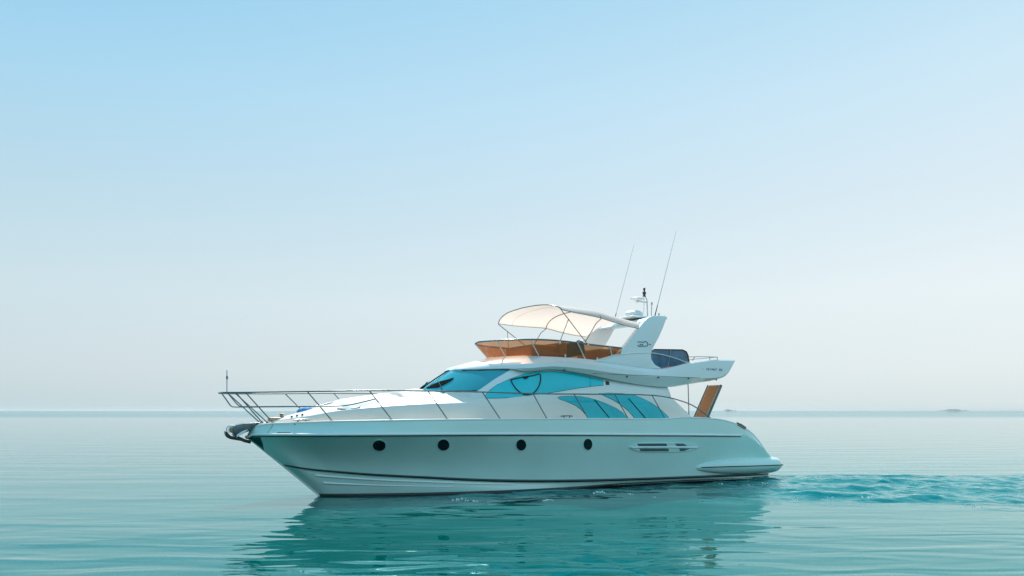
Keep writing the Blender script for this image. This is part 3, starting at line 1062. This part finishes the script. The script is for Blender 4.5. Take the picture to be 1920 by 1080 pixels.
# ------------------------------------------------------------------ bimini
edge_px = [(1053, 580.5), (1076, 586), (1100, 590.5), (1127, 596.5), (1152, 604.5), (1180, 612.5), (1206, 617.5)]
cam_off = [0.30, 0.34, 0.38, 0.42, 0.44, 0.42, 0.38]
VE = [2.04, 1.96, 1.85, 1.67, 1.64, 1.58, 1.50]
rows = []
for fv, fh in ((1.0, 0.0), (0.97, 0.22), (0.88, 0.52), (0.7, 0.78), (0.4, 0.95), (0.0, 1.0)):
    rows.append([])
    for (x, y), co, ve in zip(edge_px, cam_off, VE):
        p = S(x, y, ve)
        back = 0.22 * (1 - fv * fv) if x < 1060 else 0.08 * (1 - fv * fv) if x < 1080 else 0
        rows[-1].append((p[0] - back, ve * fv, p[2] + co * fh))
Vb, Fb, Ab = loft(rows, 6, 3)
bim = mk('bimini_canvas', Vb, Fb, M['canvas'], mirror=True, sharp=70)
bim['label'] = 'cream canvas sunshade arched over the flybridge'
sol = bim.modifiers.new('thickness', 'SOLIDIFY')
sol.thickness = 0.006
hem = tube('canvas_hem', [tuple(p) for p in Ab[0]], 0.012, mat('hem_tape', (0.30, 0.29, 0.27), 0.7), bim, 6)
flip(hem, parent=bim)


def bow_tube(stn, legs):
    """a transverse hoop under the canvas with a leg on each side"""
    col = Ab[:, stn * 6]
    arc = [tuple(p + np.array([0, 0, -0.02])) for p in col]
    near = [S(*q) for q in legs]
    pts = near + arc
    far = [(p[0], -p[1], p[2]) for p in reversed(pts[:-1])]
    return tube('bimini_frame', pts + far, 0.014, M['steel'], bim, 8)


bow_tube(0, [(1102, 646, 1.68)])
bow_tube(3, [(1098, 640, 1.67), (1118, 606, 1.69)])
hoop_top, hoop_foot = np.array(Ab[0, 0]), np.array(S(1102, 646, 1.68))
g = tube('bimini_strut', [tuple(hoop_top + 0.26 * (hoop_foot - hoop_top)), S(1050, 640, 1.65)], 0.011, M['steel'], bim, 8)
flip(g, parent=bim)
for c_ in (6, 18):
    sm_ = [tuple(p + np.array([0, 0, -0.008])) for p in Ab[:, c_]]
    tube('canvas_seam', sm_ + [(p[0], -p[1], p[2]) for p in reversed(sm_[:-1])], 0.005, M['padgrey'], bim, 6)
for (x, y, v) in ((1102, 646, 1.68),):
    g = box('bimini_foot', S(x, y, v), (0.07, 0.05, 0.05), M['plastic'], bim, 0.012)
    flip(g, parent=bim)

# ------------------------------------------------------------------ radar, mast, antennas on the arch
p = S(1187, 588, 0.0)
BTOP = max(q[2] for q in bp0)
bc = np.mean([q[0] for q in bp0])
rp = S(1188, 578, 0.1)
tab = box('radar_platform', ((rp[0] + bc) / 2, 0.0, BTOP + 0.03), (abs(bc - rp[0]) + 0.9, 1.4, 0.06), M['bright'], bev=0.025)
lathe('radar_dome', (rp[0], 0.1, BTOP + 0.06), [(0.20, 0.0), (0.30, 0.04), (0.33, 0.10), (0.31, 0.17), (0.22, 0.23), (0.08, 0.255)], M['plastic'], tab, 28)
mt = S(1208, 556, 0.0)
pl = S(1195, 560, 0.0)
mast = tube('light_mast', [(mt[0] + 0.16, 0, BTOP), (mt[0] + 0.12, 0, mt[2] - 0.1), (mt[0] + 0.02, 0, mt[2] + 0.02)], 0.018, M['pole'])
tube('mast_strut', [(mt[0] - 0.12, 0.1, BTOP + 0.05), (mt[0] - 0.02, 0.02, mt[2] - 0.05)], 0.014, M['bright'], mast)
nl = S(1207.5, 545, 0.0)
lathe('navigation_light', (mt[0] + 0.0, 0.0, mt[2]), [(0.06, 0.0), (0.06, 0.03), (0.035, 0.05), (0.065, 0.10), (0.065, 0.16), (0.03, 0.17), (0.03, 0.22), (0.042, 0.24), (0.042, 0.30), (0.02, 0.32)], M['dark'], mast, 16)
lathe('satellite_antenna', (pl[0], 0.0, pl[2] - 0.05), [(0.03, -0.10), (0.03, -0.02), (0.16, 0.0), (0.24, 0.03), (0.24, 0.06), (0.16, 0.09), (0.05, 0.11)], M['plastic'], mast, 24)
box('antenna_bracket', ((pl[0] + mt[0]) / 2 + 0.04, 0, pl[2] - 0.10), (abs(mt[0] - pl[0]) + 0.2, 0.10, 0.04), M['plastic'], mast, 0.012)
hn = S(1222, 572, 0.3)
tube('horn', [(hn[0] - 0.03, 0.3, BTOP), (hn[0], 0.3, hn[2] + 0.02)], 0.014, M['pole'])
lathe('horn_bell', (hn[0], 0.3, hn[2] + 0.0), [(0.02, 0), (0.035, 0.03), (0.03, 0.10), (0.01, 0.11)], M['pole'], bpy.data.objects['horn'], 12)
lathe('mast_base', (mt[0] + 0.16, 0.0, BTOP), [(0.05, 0.0), (0.05, 0.10), (0.03, 0.14)], M['dark'], mast, 14)
a1_ = tube('whip_antenna', [S(1228, 592, 1.16), S(1233, 572, 1.16)], 0.02, M['dark'], seg=8, taper=0.013)
tube('antenna_whip', [S(1233, 572, 1.16), S(1268, 433, 1.16)], 0.011, M['pole'], a1_, 6, taper=0.004)
a2_ = flip(a1_)
b_ = flip([o for o in a1_.children][0], parent=a2_)
lathe('anchor_light', S(1235.5, 590, 1.3), [(0.015, -0.03), (0.02, 0.03), (0.012, 0.05)], M['dark'], None or root, 10)

# ------------------------------------------------------------------ bow rail
rail_px = [(414, 736.3, 0.0), (414.5, 736.2, 0.22), (424, 736, 0.48), (462, 735.8, 0.80), (515, 735, 1.08), (577, 734, 1.35), (635, 733, 1.57), (693, 732.3, 1.74), (803, 733, 1.98), (905, 735, 2.10), (1000, 738, 2.16), (1100, 739, 2.18), (1165, 739.3, 2.18), (1210, 740.5, 2.17), (1240, 743, 2.16), (1270, 749.5, 2.15), (1302, 762, 2.15), (1334, 785, 2.16)]
RP = cr([S(*p) for p in rail_px], 6)
rail = tube('bow_rail', [tuple(p) for p in RP], 0.020, M['steel'], seg=8)
rail['label'] = 'stainless pulpit rail round the foredeck'
rail2 = flip(rail)
rpx = [p[0] for p in rail_px]
rv = [p[2] for p in rail_px]
for (x0, y0, x1, y1) in ((443, 737, 490.5, 791), (461, 736.5, 512, 793), (577, 735, 623, 789.5), (693, 733, 735, 787.5), (803, 734, 839, 786), (905, 736, 937.5, 785), (1000, 739, 1025, 784.5), (1077, 740, 1103, 785), (1153, 740, 1178, 785.5), (1223, 742, 1247, 785)):
    vt = float(np.interp(x0, rpx[1:], rv[1:]))
    top_ = S(x0, y0, vt)
    bot_ = SV(x1, y1, lambda u: max(0.12, BD(u) - 0.09))
    st = tube('stanchion', [top_, bot_], 0.0155, M['steel'], rail, 8)
    ft = lathe('stanchion_foot', (bot_[0], bot_[1], bot_[2] - 0.03), [(0.035, 0), (0.035, 0.03), (0.02, 0.06)], M['steel'], rail, 12)
    flip(st, parent=rail2)
    flip(ft, parent=rail2)
mid_px = [(427, 737, 0.52), (437, 749, 0.58), (447, 760, 0.66), (456, 762.5, 0.74), (490, 762.5, 0.95), (540, 762, 1.18), (600, 761.5, 1.42), (650, 760, 1.58), (704, 748, 1.75)]
g = tube('mid_rail', [S(*p) for p in mid_px], 0.016, M['steel'], rail, 8, smoothn=4)
flip(g, parent=rail2)
fs = tube('flagstaff', [S(425.5, 736.5, 0.1), S(425.5, 694.5, 0.1)], 0.013, M['pole'], seg=8)
lathe('flagstaff_light', S(425.7, 708, 0.1), [(0.012, -0.05), (0.026, -0.03), (0.026, 0.03), (0.012, 0.05)], M['steel'], fs, 10)

# ------------------------------------------------------------------ bow fittings
pp_ = [S(x, y, 0.22) for x, y in ((436, 803), (443, 797.5), (458, 794), (489, 791.5), (480, 799), (468, 808), (455, 813), (445, 817), (438, 812))]
bowp = prism('anchor_platform', [(p[0], p[2]) for p in pp_], 0.24, -0.24, M['darksteel'], bev=0.02)
pp_ = [S(x, y, 0.26) for x, y in ((444, 815), (455, 808), (465, 804.5), (458, 812), (443, 820))]
g = prism('anchor_cheek', [(p[0], p[2]) for p in pp_], 0.30, 0.25, M['bright'], bowp, bev=0.008)
flip(g)
rl = S(438, 806, 0.0)
lathe('anchor_roller', (rl[0], -0.16, rl[2]), [(0.09, 0), (0.06, 0.06), (0.05, 0.16), (0.06, 0.26), (0.09, 0.32)], M['rust'], bowp, 16, 'v')
g = tube('roller_guard', [S(430, 813, 0.2), S(429, 805, 0.2), S(433, 799, 0.2), S(441, 798, 0.2)], 0.016, M['bright'], bowp, 8, smoothn=4)
flip(g)
anc = tube('anchor', [S(440, 818, 0.0), S(459, 826.5, 0.0), S(470, 829, 0)], 0.045, M['black'], seg=8)
fl = [S(x, y, 0.0) for x, y in ((421, 808.5), (425, 809), (427, 813), (432, 817), (444, 819.5), (460, 826), (463, 829), (450, 826.5), (432, 823.5), (425, 820), (422, 815))]
prism('anchor_fluke', [(p[0], p[2]) for p in fl], 0.13, -0.13, M['black'], anc, bev=0.02)
lathe('shackle', S(439, 814, 0.05), [(0.03, -0.05), (0.05, 0.0), (0.03, 0.05)], M['steel'], anc, 12, 'v')
# windlass and chain stopper on the foredeck
wd = S(519, 786, 0.1)
wl_ = box('windlass', (wd[0], 0.05, wd[2] + 0.0), (0.42, 0.28, 0.10), M['rust'], bev=0.03)
lathe('windlass_drum', (wd[0] + 0.15, 0.02, wd[2] + 0.03), [(0.07, 0), (0.05, 0.05), (0.05, 0.09), (0.08, 0.12), (0.02, 0.13)], M['rust'], wl_, 16)
# mooring cleats
def cleat(px, py, vf, ln=0.42):
    c = SV(px, py, vf)
    b = box('mooring_cleat', (c[0], c[1], c[2] - 0.03), (ln, 0.07, 0.03), M['steel'], bev=0.01)
    for du in (-0.1, 0.1):
        tube('cleat_post', [(c[0] + du, c[1], c[2] - 0.03), (c[0] + du, c[1], c[2] + 0.09)], 0.018, M['steel'], b, 8)
    tube('cleat_horn', [(c[0] - 0.22, c[1], c[2] + 0.09), (c[0] - 0.1, c[1], c[2] + 0.10), (c[0] + 0.1, c[1], c[2] + 0.10), (c[0] + 0.2, c[1], c[2] + 0.09)], 0.018, M['steel'], b, 8)
    flip(b)
    for k in list(b.children):
        flip(k)


cleat(566, 793.5, lambda u: BD(u) - 0.12)
cleat(1063, 786, lambda u: B(u) - 0.12)
cs = SV(1391, 800, B)
cl2 = box('stern_cleat', (cs[0], cs[1] - 0.04, cs[2] + 0.0), (0.42, 0.08, 0.05), M['rust'], bev=0.015, rot=R(22))
tube('cleat_horn', [(cs[0] - 0.2, cs[1] - 0.03, cs[2] + 0.13), (cs[0], cs[1] - 0.03, cs[2] + 0.07), (cs[0] + 0.22, cs[1] - 0.03, cs[2] - 0.04)], 0.03, M['steel'], cl2, 8)
flip(cl2)
# three drain holes on the coachroof shoulder
for (x, y) in ((547, 781.8), (557, 779.5), (567, 778)):
    p, n_ = hit(BV_TR, x, y, 0.004)
    lathe('vent_hole', (p.x, -p.y, p.z), [(0.022, -0.01), (0.03, 0.0), (0.03, 0.01), (0.02, 0.012)], M['dark'], trunk, 12, 'v')
# dark mark under the toe rail
patch('fairlead', [(520, 810.8), (545, 811), (545, 813.2), (520, 813)], BVH_HULL, M['darksteel'], 0.006, 0.01, 3.0)
ps = [hit(BVH_HULL, x, y, 0.001)[0] for x, y in ((512, 796), (508, 803), (501, 813))]
V, F = tube_geo([tuple(p) for p in ps], 0.007, 6)
mk('bulwark_joint', V, F, M['darksteel'], local=False)

# ------------------------------------------------------------------ sun pads on the coachroof
def pad(name, quad, vh, m, th=0.10):
    P = [S(*q) for q in quad]
    us = [P[0][0], P[1][0]]
    rowsP = []
    nu, nv_ = 14, 10
    V, F = [], []
    for i in range(nu):
        for j in range(nv_):
            u = us[0] + (us[1] - us[0]) * i / (nu - 1)
            v = -vh + 2 * vh * j / (nv_ - 1)
            loc, nor, idx, d = BV_TR.ray_cast(Vector((u, -v, 8)), Vector((0, 0, -1)))
            z = loc.z if loc else 2.5
            e1 = min(i, nu - 1 - i) / (nu - 1) * 2
            e2 = min(j, nv_ - 1 - j) / (nv_ - 1) * 2
            h = th * min(1, (e1 * 5)) ** 0.5 * min(1, (e2 * 4)) ** 0.5
            V.append((u, v, z + h - 0.01))
    F = grid_faces(nu, nv_)
    return mk(name, V, F, m, sharp=70)


pad('sun_pad', [(640, 762, 0.7), (742, 752, 0.7)], 0.95, M['pad'], 0.10)
pad('sun_pad', [(746, 752, 0.7), (800, 745, 0.7)], 1.0, M['padgrey'], 0.10)
h_ = patch('deck_hatch', [(632, 766.5), (655, 764.8), (676, 763.3), (668, 765.8), (645, 767.6)], BV_TR, M['dark'], 0.02, 0.03, 3.0, mir=False)

# the blue bundle rests on the foredeck
bb = S(573, 764.5, -0.34)
loc, nor, idx, d_ = BV_TR.ray_cast(Vector((bb[0], -bb[1], 8)), Vector((0, 0, -1)))
Rw = Matrix.Rotation(TH, 4, 'Z')
zz = loc.z if loc else 2.2
wp = Matrix.Translation((X0, Y0, 0)) @ Rw @ Vector((bb[0], -bb[1], zz))
bmb = bmesh.new()
bmesh.ops.create_icosphere(bmb, subdivisions=4, radius=1)
for v in bmb.verts:
    c = v.co.copy()
    k = 1 + 0.10 * math.sin(5 * c.x + 2 * c.y) * math.cos(4 * c.y + c.z) + 0.05 * math.sin(11 * c.x + 7 * c.z)
    v.co = Vector((c.x * 0.24 * k, c.y * 0.14 * k, max(-0.35, c.z) * 0.085 * k + 0.03))
me = bpy.data.meshes.new('cloth_bundle')
bmb.to_mesh(me)
bmb.free()
me.materials.append(M['blue'])
for p in me.polygons:
    p.use_smooth = True
bo = bpy.data.objects.new('cloth_bundle', me)
C.objects.link(bo)
bo.location = wp
bo.rotation_euler = (0, R(-8), TH + 0.2)
bo['label'] = 'small blue bundle lying on the white foredeck behind the bow rail'
bo['category'] = 'bundle'

# ------------------------------------------------------------------ aft deck: pole, gangway, rail line
tube('overhang_pole', [S(1290, 717, 1.35), S(1292, 783, 1.35)], 0.016, M['steel'])
flip(bpy.data.objects['overhang_pole'])
# raised gangway
g0, g1 = S(1313, 786, 0.9), S(1338, 728, 0.9)
axis = (Vector(g1) - Vector(g0))
ln = axis.length + 0.25
axis.normalize()
ang = math.atan2(axis.z, axis.x)
mid_ = (Vector(g0) + Vector(g1)) / 2
gw = box('gangway', tuple(mid_), (ln, 0.64, 0.06), M['bright'], bev=0.015, rot=-ang)
gw['label'] = 'raised gangway with a teak tread'
nrm = Vector((-axis.z, 0, axis.x))
tk = box('gangway_tread', tuple(mid_ + nrm * 0.031), (ln - 0.10, 0.52, 0.014), M['teak'], gw, 0.004, rot=-ang)
for s_ in (0.331, -0.331):
    box('gangway_side', tuple(mid_ + Vector((0, s_, 0))), (ln, 0.02, 0.10), M['darksteel'], gw, 0.006, rot=-ang)

# ------------------------------------------------------------------ sea
SEA_R = 14000.0
sea_m = bpy.data.materials.new('sea_water')
sea_m.use_nodes = True
t = sea_m.node_tree
b = t.nodes['Principled BSDF']
b.subsurface_method = 'BURLEY'
b.inputs['Subsurface Weight'].default_value = 1.0
b.inputs['Subsurface Radius'].default_value = (0.6, 1.0, 1.0)
b.inputs['Subsurface Scale'].default_value = 0.6
b.inputs['IOR'].default_value = 1.25
b.inputs['Specular Tint'].default_value = (0.2, 0.9, 0.95, 1)


def N(ty, **k):
    n = t.nodes.new(ty)
    for a, c in k.items():
        setattr(n, a, c)
    return n


def math_(op, a, b_=None, c_=None):
    n = N('ShaderNodeMath', operation=op)
    for i, x in enumerate((a, b_, c_)):
        if x is None:
            continue
        if isinstance(x, (int, float)):
            n.inputs[i].default_value = x
        else:
            t.links.new(x, n.inputs[i])
    return n.outputs[0]


def maprange(x, a, b_, c_, d, smooth=True):
    n = N('ShaderNodeMapRange')
    if smooth:
        n.interpolation_type = 'SMOOTHSTEP'
    t.links.new(x, n.inputs['Value'])
    for nm, vv in zip(('From Min', 'From Max', 'To Min', 'To Max'), (a, b_, c_, d)):
        n.inputs[nm].default_value = vv
    return n.outputs[0]


geo = N('ShaderNodeNewGeometry')
sp = N('ShaderNodeSeparateXYZ')
t.links.new(geo.outputs['Position'], sp.inputs[0])
wx, wy = sp.outputs['X'], sp.outputs['Y']


def noise(scale, sx, sy, detail=2.0, rough=0.5, dist=0.0, rot=0.0):
    mp = N('ShaderNodeMapping')
    mp.inputs['Scale'].default_value = (sx, sy, 1)
    mp.inputs['Rotation'].default_value = (0, 0, R(rot))
    t.links.new(geo.outputs['Position'], mp.inputs[0])
    n = N('ShaderNodeTexNoise')
    n.inputs['Scale'].default_value = scale
    n.inputs['Detail'].default_value = detail
    n.inputs['Roughness'].default_value = rough
    n.inputs['Distortion'].default_value = dist
    t.links.new(mp.outputs[0], n.inputs['Vector'])
    return n.outputs['Fac']


# wave heights in metres
swell = math_('MULTIPLY', noise(0.30, 0.55, 1.9, 1.0, 0.4, 0.3, 3), 0.060)
ripple = math_('MULTIPLY', noise(0.9, 0.7, 1.8, 1.0, 0.4, 0.4, -4), 0.007)
near_r = math_('MULTIPLY', math_('MULTIPLY', noise(1.0, 0.5, 1.5, 1.0, 0.4, 0.6, 5), 0.046), maprange(wy, 12.5, 18.5, 1.0, 0.15))
ripple = math_('ADD', ripple, near_r)
fine = noise(7.0, 0.7, 1.0, 3.0, 0.6)
# ruffled patch: the wake behind the stern and the water along the near side
edge_n = noise(0.35, 0.5, 1.4, 3.0, 0.6)
yy = math_('ADD', wy, math_('MULTIPLY', math_('SUBTRACT', edge_n, 0.5), 5.0))
m_far = maprange(yy, 26.6, 28.2, 1.0, 0.0)
m_near = maprange(yy, 17.6, 20.4, 0.0, 1.0)
m_x = maprange(wx, 5.0, 9.0, 0.0, 1.0)
wake = math_('MULTIPLY', math_('MULTIPLY', m_far, m_near), m_x)
# along the near side of the hull: a narrow strip
h1 = math_('SUBTRACT', math_('MULTIPLY', math_('SUBTRACT', wx, X0), sT), math_('MULTIPLY', math_('SUBTRACT', wy, Y0), cT))   # v coordinate
along = math_('MULTIPLY', maprange(math_('ADD', h1, math_('MULTIPLY', math_('SUBTRACT', edge_n, 0.5), 1.5)), 2.2, 3.6, 1.0, 0.0), maprange(wx, -5.5, -1.0, 0.0, 0.55))
along = math_('MULTIPLY', along, maprange(h1, -1.0, 0.5, 0.0, 1.0))
ruff = math_('MAXIMUM', wake, along)
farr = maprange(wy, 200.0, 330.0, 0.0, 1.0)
chop = math_('MULTIPLY', noise(4.0, 0.7, 1.1, 3.0, 0.6, 0.5), 0.030)
fade = maprange(wy, 24.0, 140.0, 1.0, 0.2)
hgt = math_('ADD', math_('MULTIPLY', math_('ADD', swell, ripple), fade), math_('MULTIPLY', ruff, math_('ADD', chop, math_('MULTIPLY', fine, 0.020))))
hgt = math_('ADD', hgt, math_('MULTIPLY', fine, 0.0002))
bp = N('ShaderNodeBump')
bp.inputs['Strength'].default_value = 1.0
bp.inputs['Distance'].default_value = 1.0
t.links.new(hgt, bp.inputs['Height'])
t.links.new(bp.outputs[0], b.inputs['Normal'])
rgh = math_('ADD', math_('MULTIPLY', farr, 0.01), math_('ADD', 0.02, math_('MULTIPLY', ruff, 0.03)))
# reflection stays weak in red until the view grazes the surface, so near water keeps its green
b.inputs['Specular IOR Level'].default_value = 0.0
b.inputs['Roughness'].default_value = 1.0
fres = []
for ior in (1.17, 1.62, 1.66):
    fn = N('ShaderNodeFresnel')
    fn.inputs['IOR'].default_value = ior
    t.links.new(bp.outputs[0], fn.inputs['Normal'])
    fres.append(fn.outputs[0])
cc = N('ShaderNodeCombineColor')
for i in range(3):
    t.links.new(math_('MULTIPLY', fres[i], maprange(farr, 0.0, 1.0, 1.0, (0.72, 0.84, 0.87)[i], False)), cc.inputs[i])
gl_ = N('ShaderNodeBsdfGlossy')
t.links.new(cc.outputs[0], gl_.inputs['Color'])
t.links.new(rgh, gl_.inputs['Roughness'])
t.links.new(bp.outputs[0], gl_.inputs['Normal'])
inv_ = N('ShaderNodeMixShader')
dk = N('ShaderNodeBsdfDiffuse')
dk.inputs['Color'].default_value = (0, 0, 0, 1)
t.links.new(fres[1], inv_.inputs[0])
t.links.new(b.outputs[0], inv_.inputs[1])
t.links.new(dk.outputs[0], inv_.inputs[2])
ad = N('ShaderNodeAddShader')
t.links.new(gl_.outputs[0], ad.inputs[0])
t.links.new(inv_.outputs[0], ad.inputs[1])
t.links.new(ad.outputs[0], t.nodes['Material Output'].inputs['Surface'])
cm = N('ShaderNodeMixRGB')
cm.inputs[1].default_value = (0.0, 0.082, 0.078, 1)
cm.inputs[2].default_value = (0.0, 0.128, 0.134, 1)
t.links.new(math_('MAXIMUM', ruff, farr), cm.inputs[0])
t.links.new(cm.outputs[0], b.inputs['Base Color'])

xs = np.concatenate([-np.geomspace(30, SEA_R, 24)[::-1], np.linspace(-28, -12, 18), np.arange(-11.9, 26.5, 0.085), np.linspace(27, 34, 9), np.geomspace(36, SEA_R, 22)])
ys = np.concatenate([[-SEA_R, -3000, -600, -100, -30], np.linspace(-10, 14.5, 26), np.arange(14.6, 29.6, 0.065), np.linspace(30, 60, 31), np.geomspace(66, SEA_R, 30)])
GX, GY = np.meshgrid(xs, ys)
rng = np.random.RandomState(5)


def waves(n, l0, l1, spread, a0, sharp):
    """sum of crested wave trains running mostly towards the viewer"""
    z = np.zeros_like(GX)
    for _ in range(n):
        lam = math.exp(rng.uniform(math.log(l0), math.log(l1)))
        th = -math.pi / 2 + rng.normal(0, spread)
        k = 2 * math.pi / lam
        ph = k * (GX * math.cos(th) + GY * math.sin(th)) + rng.uniform(0, 6.28) + 0.7 * np.sin(GX * 0.7 * rng.uniform(0.5, 1.5) + rng.uniform(0, 6.28))
        z += a0 * lam * ((0.5 + 0.5 * np.sin(ph)) ** sharp - 0.4)
    return z / math.sqrt(n)


def sst(x, a, b_):
    t_ = np.clip((x - a) / (b_ - a), 0, 1)
    return t_ * t_ * (3 - 2 * t_)


lowf = sum(np.sin(GX * kx + GY * ky + ph) for kx, ky, ph in ((0.31, 0.5, 0.2), (0.73, -0.9, 1.9), (1.3, 1.1, 4.0), (0.21, 1.7, 2.2))) / 4
VV = (GX - X0) * sT - (GY - Y0) * cT
UU = (GX - X0) * cT + (GY - Y0) * sT
wk = sst(GY + 0.35 * lowf, 28.0, 27.0) if False else (1 - sst(GY + 0.35 * lowf, 27.0, 28.0)) * sst(GY + 1.6 * lowf, 17.6, 20.4) * sst(UU, 9.0, 13.0) * sst(GX + 1.5 * lowf, -3.0, 2.0)
al = (1 - sst(VV + 0.6 * lowf, 2.3, 4.2)) * sst(VV, -0.5, 0.8) * sst(UU + lowf, 0.5, 5.0) * 0.55 * (1 - sst(UU, 15, 18))
MASK = np.maximum(wk, al) * (0.95 + 0.25 * lowf)
Z_ = MASK * sst(-GX, -26.0, -22.0) * (waves(46, 0.35, 1.3, 0.75, 0.068, 1.5) + waves(16, 1.2, 3.2, 0.35, 0.036, 1.8))
inside_hull = (UU > -0.2) & (UU < 16.5) & (np.abs(VV) < 1.2)
Z_[inside_hull] = 0
Z_ -= 0.02 * MASK
Vse = np.stack([GX, GY, Z_], axis=-1).reshape(-1, 3)
nx_, ny_ = len(xs), len(ys)
idx = np.arange(nx_ * ny_).reshape(ny_, nx_)
Fse = np.stack([idx[:-1, :-1], idx[:-1, 1:], idx[1:, 1:], idx[1:, :-1]], axis=-1).reshape(-1, 4)
me = bpy.data.meshes.new('sea')
me.vertices.add(len(Vse))
me.vertices.foreach_set('co', Vse.ravel())
me.loops.add(Fse.size)
me.loops.foreach_set('vertex_index', Fse.ravel())
me.polygons.add(len(Fse))
me.polygons.foreach_set('loop_start', np.arange(0, Fse.size, 4))
me.polygons.foreach_set('use_smooth', np.ones(len(Fse), dtype=bool))
me.update(calc_edges=True)
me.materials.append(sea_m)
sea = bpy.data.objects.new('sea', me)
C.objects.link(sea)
sea['kind'] = 'structure'
# white mesh flecks standing in for glints of sunlight beside and behind the hull
Vq, Fq = [], []
for (x, y, s_) in [(850, 938, 1), (864, 936, 1), (876, 939, .8), (893, 939, 1), (1023, 938, 1.2), (1030, 937, 1), (1120, 923, 1.4), (1127, 922, 1.2), (1133, 925, .8), (1182, 926, .8), (1229, 933, .9), (1350, 908, 1), (1400, 909, 1), (1431, 906, 1.1), (1532, 895, 1), (1560, 896, .8), (1617, 932, 1), (1625, 933, 1), (1634, 932, .8), (1710, 931, 1.1), (1714, 932, .9), (1797, 912, 1), (1712, 906, .9), (1824, 948, .7), (1560, 933, .6), (1494, 936, .5)]:
    Z = CAM_H * FPX / (y - 770)
    cx, cy = (x - 960) * Z / FPX, Z
    for j in range(4):
        ox, oy = random.gauss(0, 0.07), random.gauss(0, 0.10)
        r_ = 0.016 * s_ * random.uniform(0.5, 1.2)
        k = len(Vq)
        for zz_, rr2 in ((-0.01, 1.0), (0.012, 0.9), (0.022, 0.4)):
            for q in range(7):
                a = 2 * math.pi * q / 7
                Vq.append((cx + ox + 1.5 * r_ * rr2 * math.cos(a), cy + oy + r_ * rr2 * math.sin(a), zz_))
        for l in range(2):
            for q in range(7):
                Fq.append((k + l * 7 + q, k + l * 7 + (q + 1) % 7, k + (l + 1) * 7 + (q + 1) % 7, k + (l + 1) * 7 + q))
        Fq.append(tuple(k + 14 + q for q in range(7)))
fo = mk('sea_glints', Vq, Fq, M['glint_flecks'], parent=None, local=False, merge=False)
fo['kind'] = 'stuff'
fo['label'] = 'painted white flecks standing in for sun glints on the ruffled water beside and behind the yacht'

# ------------------------------------------------------------------ islands on the horizon


def island(px, wpx, hpx, Z, lab):
    n1, n2 = 40, 8
    V, F = [], []
    cx = (px - 960) * Z / FPX
    wd_, hh = wpx * Z / FPX, hpx * Z / FPX
    for i in range(n1):
        f = i / (n1 - 1)
        prof_ = (math.sin(math.pi * f) ** 0.5) * (0.75 + 0.25 * math.sin(9 * f + px) + 0.12 * math.sin(23 * f))
        for j in range(n2):
            g_ = j / (n2 - 1)
            V.append((cx + (f - 0.5) * wd_, Z + (g_ - 0.5) * wd_ * 0.5, -1 + (hh + 1) * max(0, prof_) * math.sin(math.pi * g_) ** 0.6))
    o = mk('island', V, grid_faces(n1, n2), M['isle'], parent=None, local=False)
    o['kind'] = 'structure'
    o['label'] = lab
    return o


island(1788, 52, 3.8, 5200, 'faint low island on the horizon far right of the yacht')
island(1368, 26, 3.4, 5000, 'faint low island on the horizon just right of the yacht gangway')

# ------------------------------------------------------------------ haze over the sea
hz = bpy.data.materials.new('sea_haze')
hz.use_nodes = True
t = hz.node_tree
t.nodes.clear()
o_ = t.nodes.new('ShaderNodeOutputMaterial')
pv = t.nodes.new('ShaderNodeVolumePrincipled')
pv.inputs['Color'].default_value = (0.68, 0.79, 0.82, 1)
pv.inputs['Density'].default_value = 0.0001
pv.inputs['Anisotropy'].default_value = 0.35
t.links.new(pv.outputs[0], o_.inputs['Volume'])
bm = bmesh.new()
bmesh.ops.create_cube(bm, size=1)
me = bpy.data.meshes.new('haze')
bm.to_mesh(me)
bm.free()
me.materials.append(hz)
ho = bpy.data.objects.new('haze', me)
C.objects.link(ho)
ho.scale = (SEA_R * 2 + 40, SEA_R * 2 + 40, 20)
ho.location = (0, 0, 10 - 2)
ho['kind'] = 'stuff'
ho['label'] = 'pale haze lying over the sea towards the horizon'
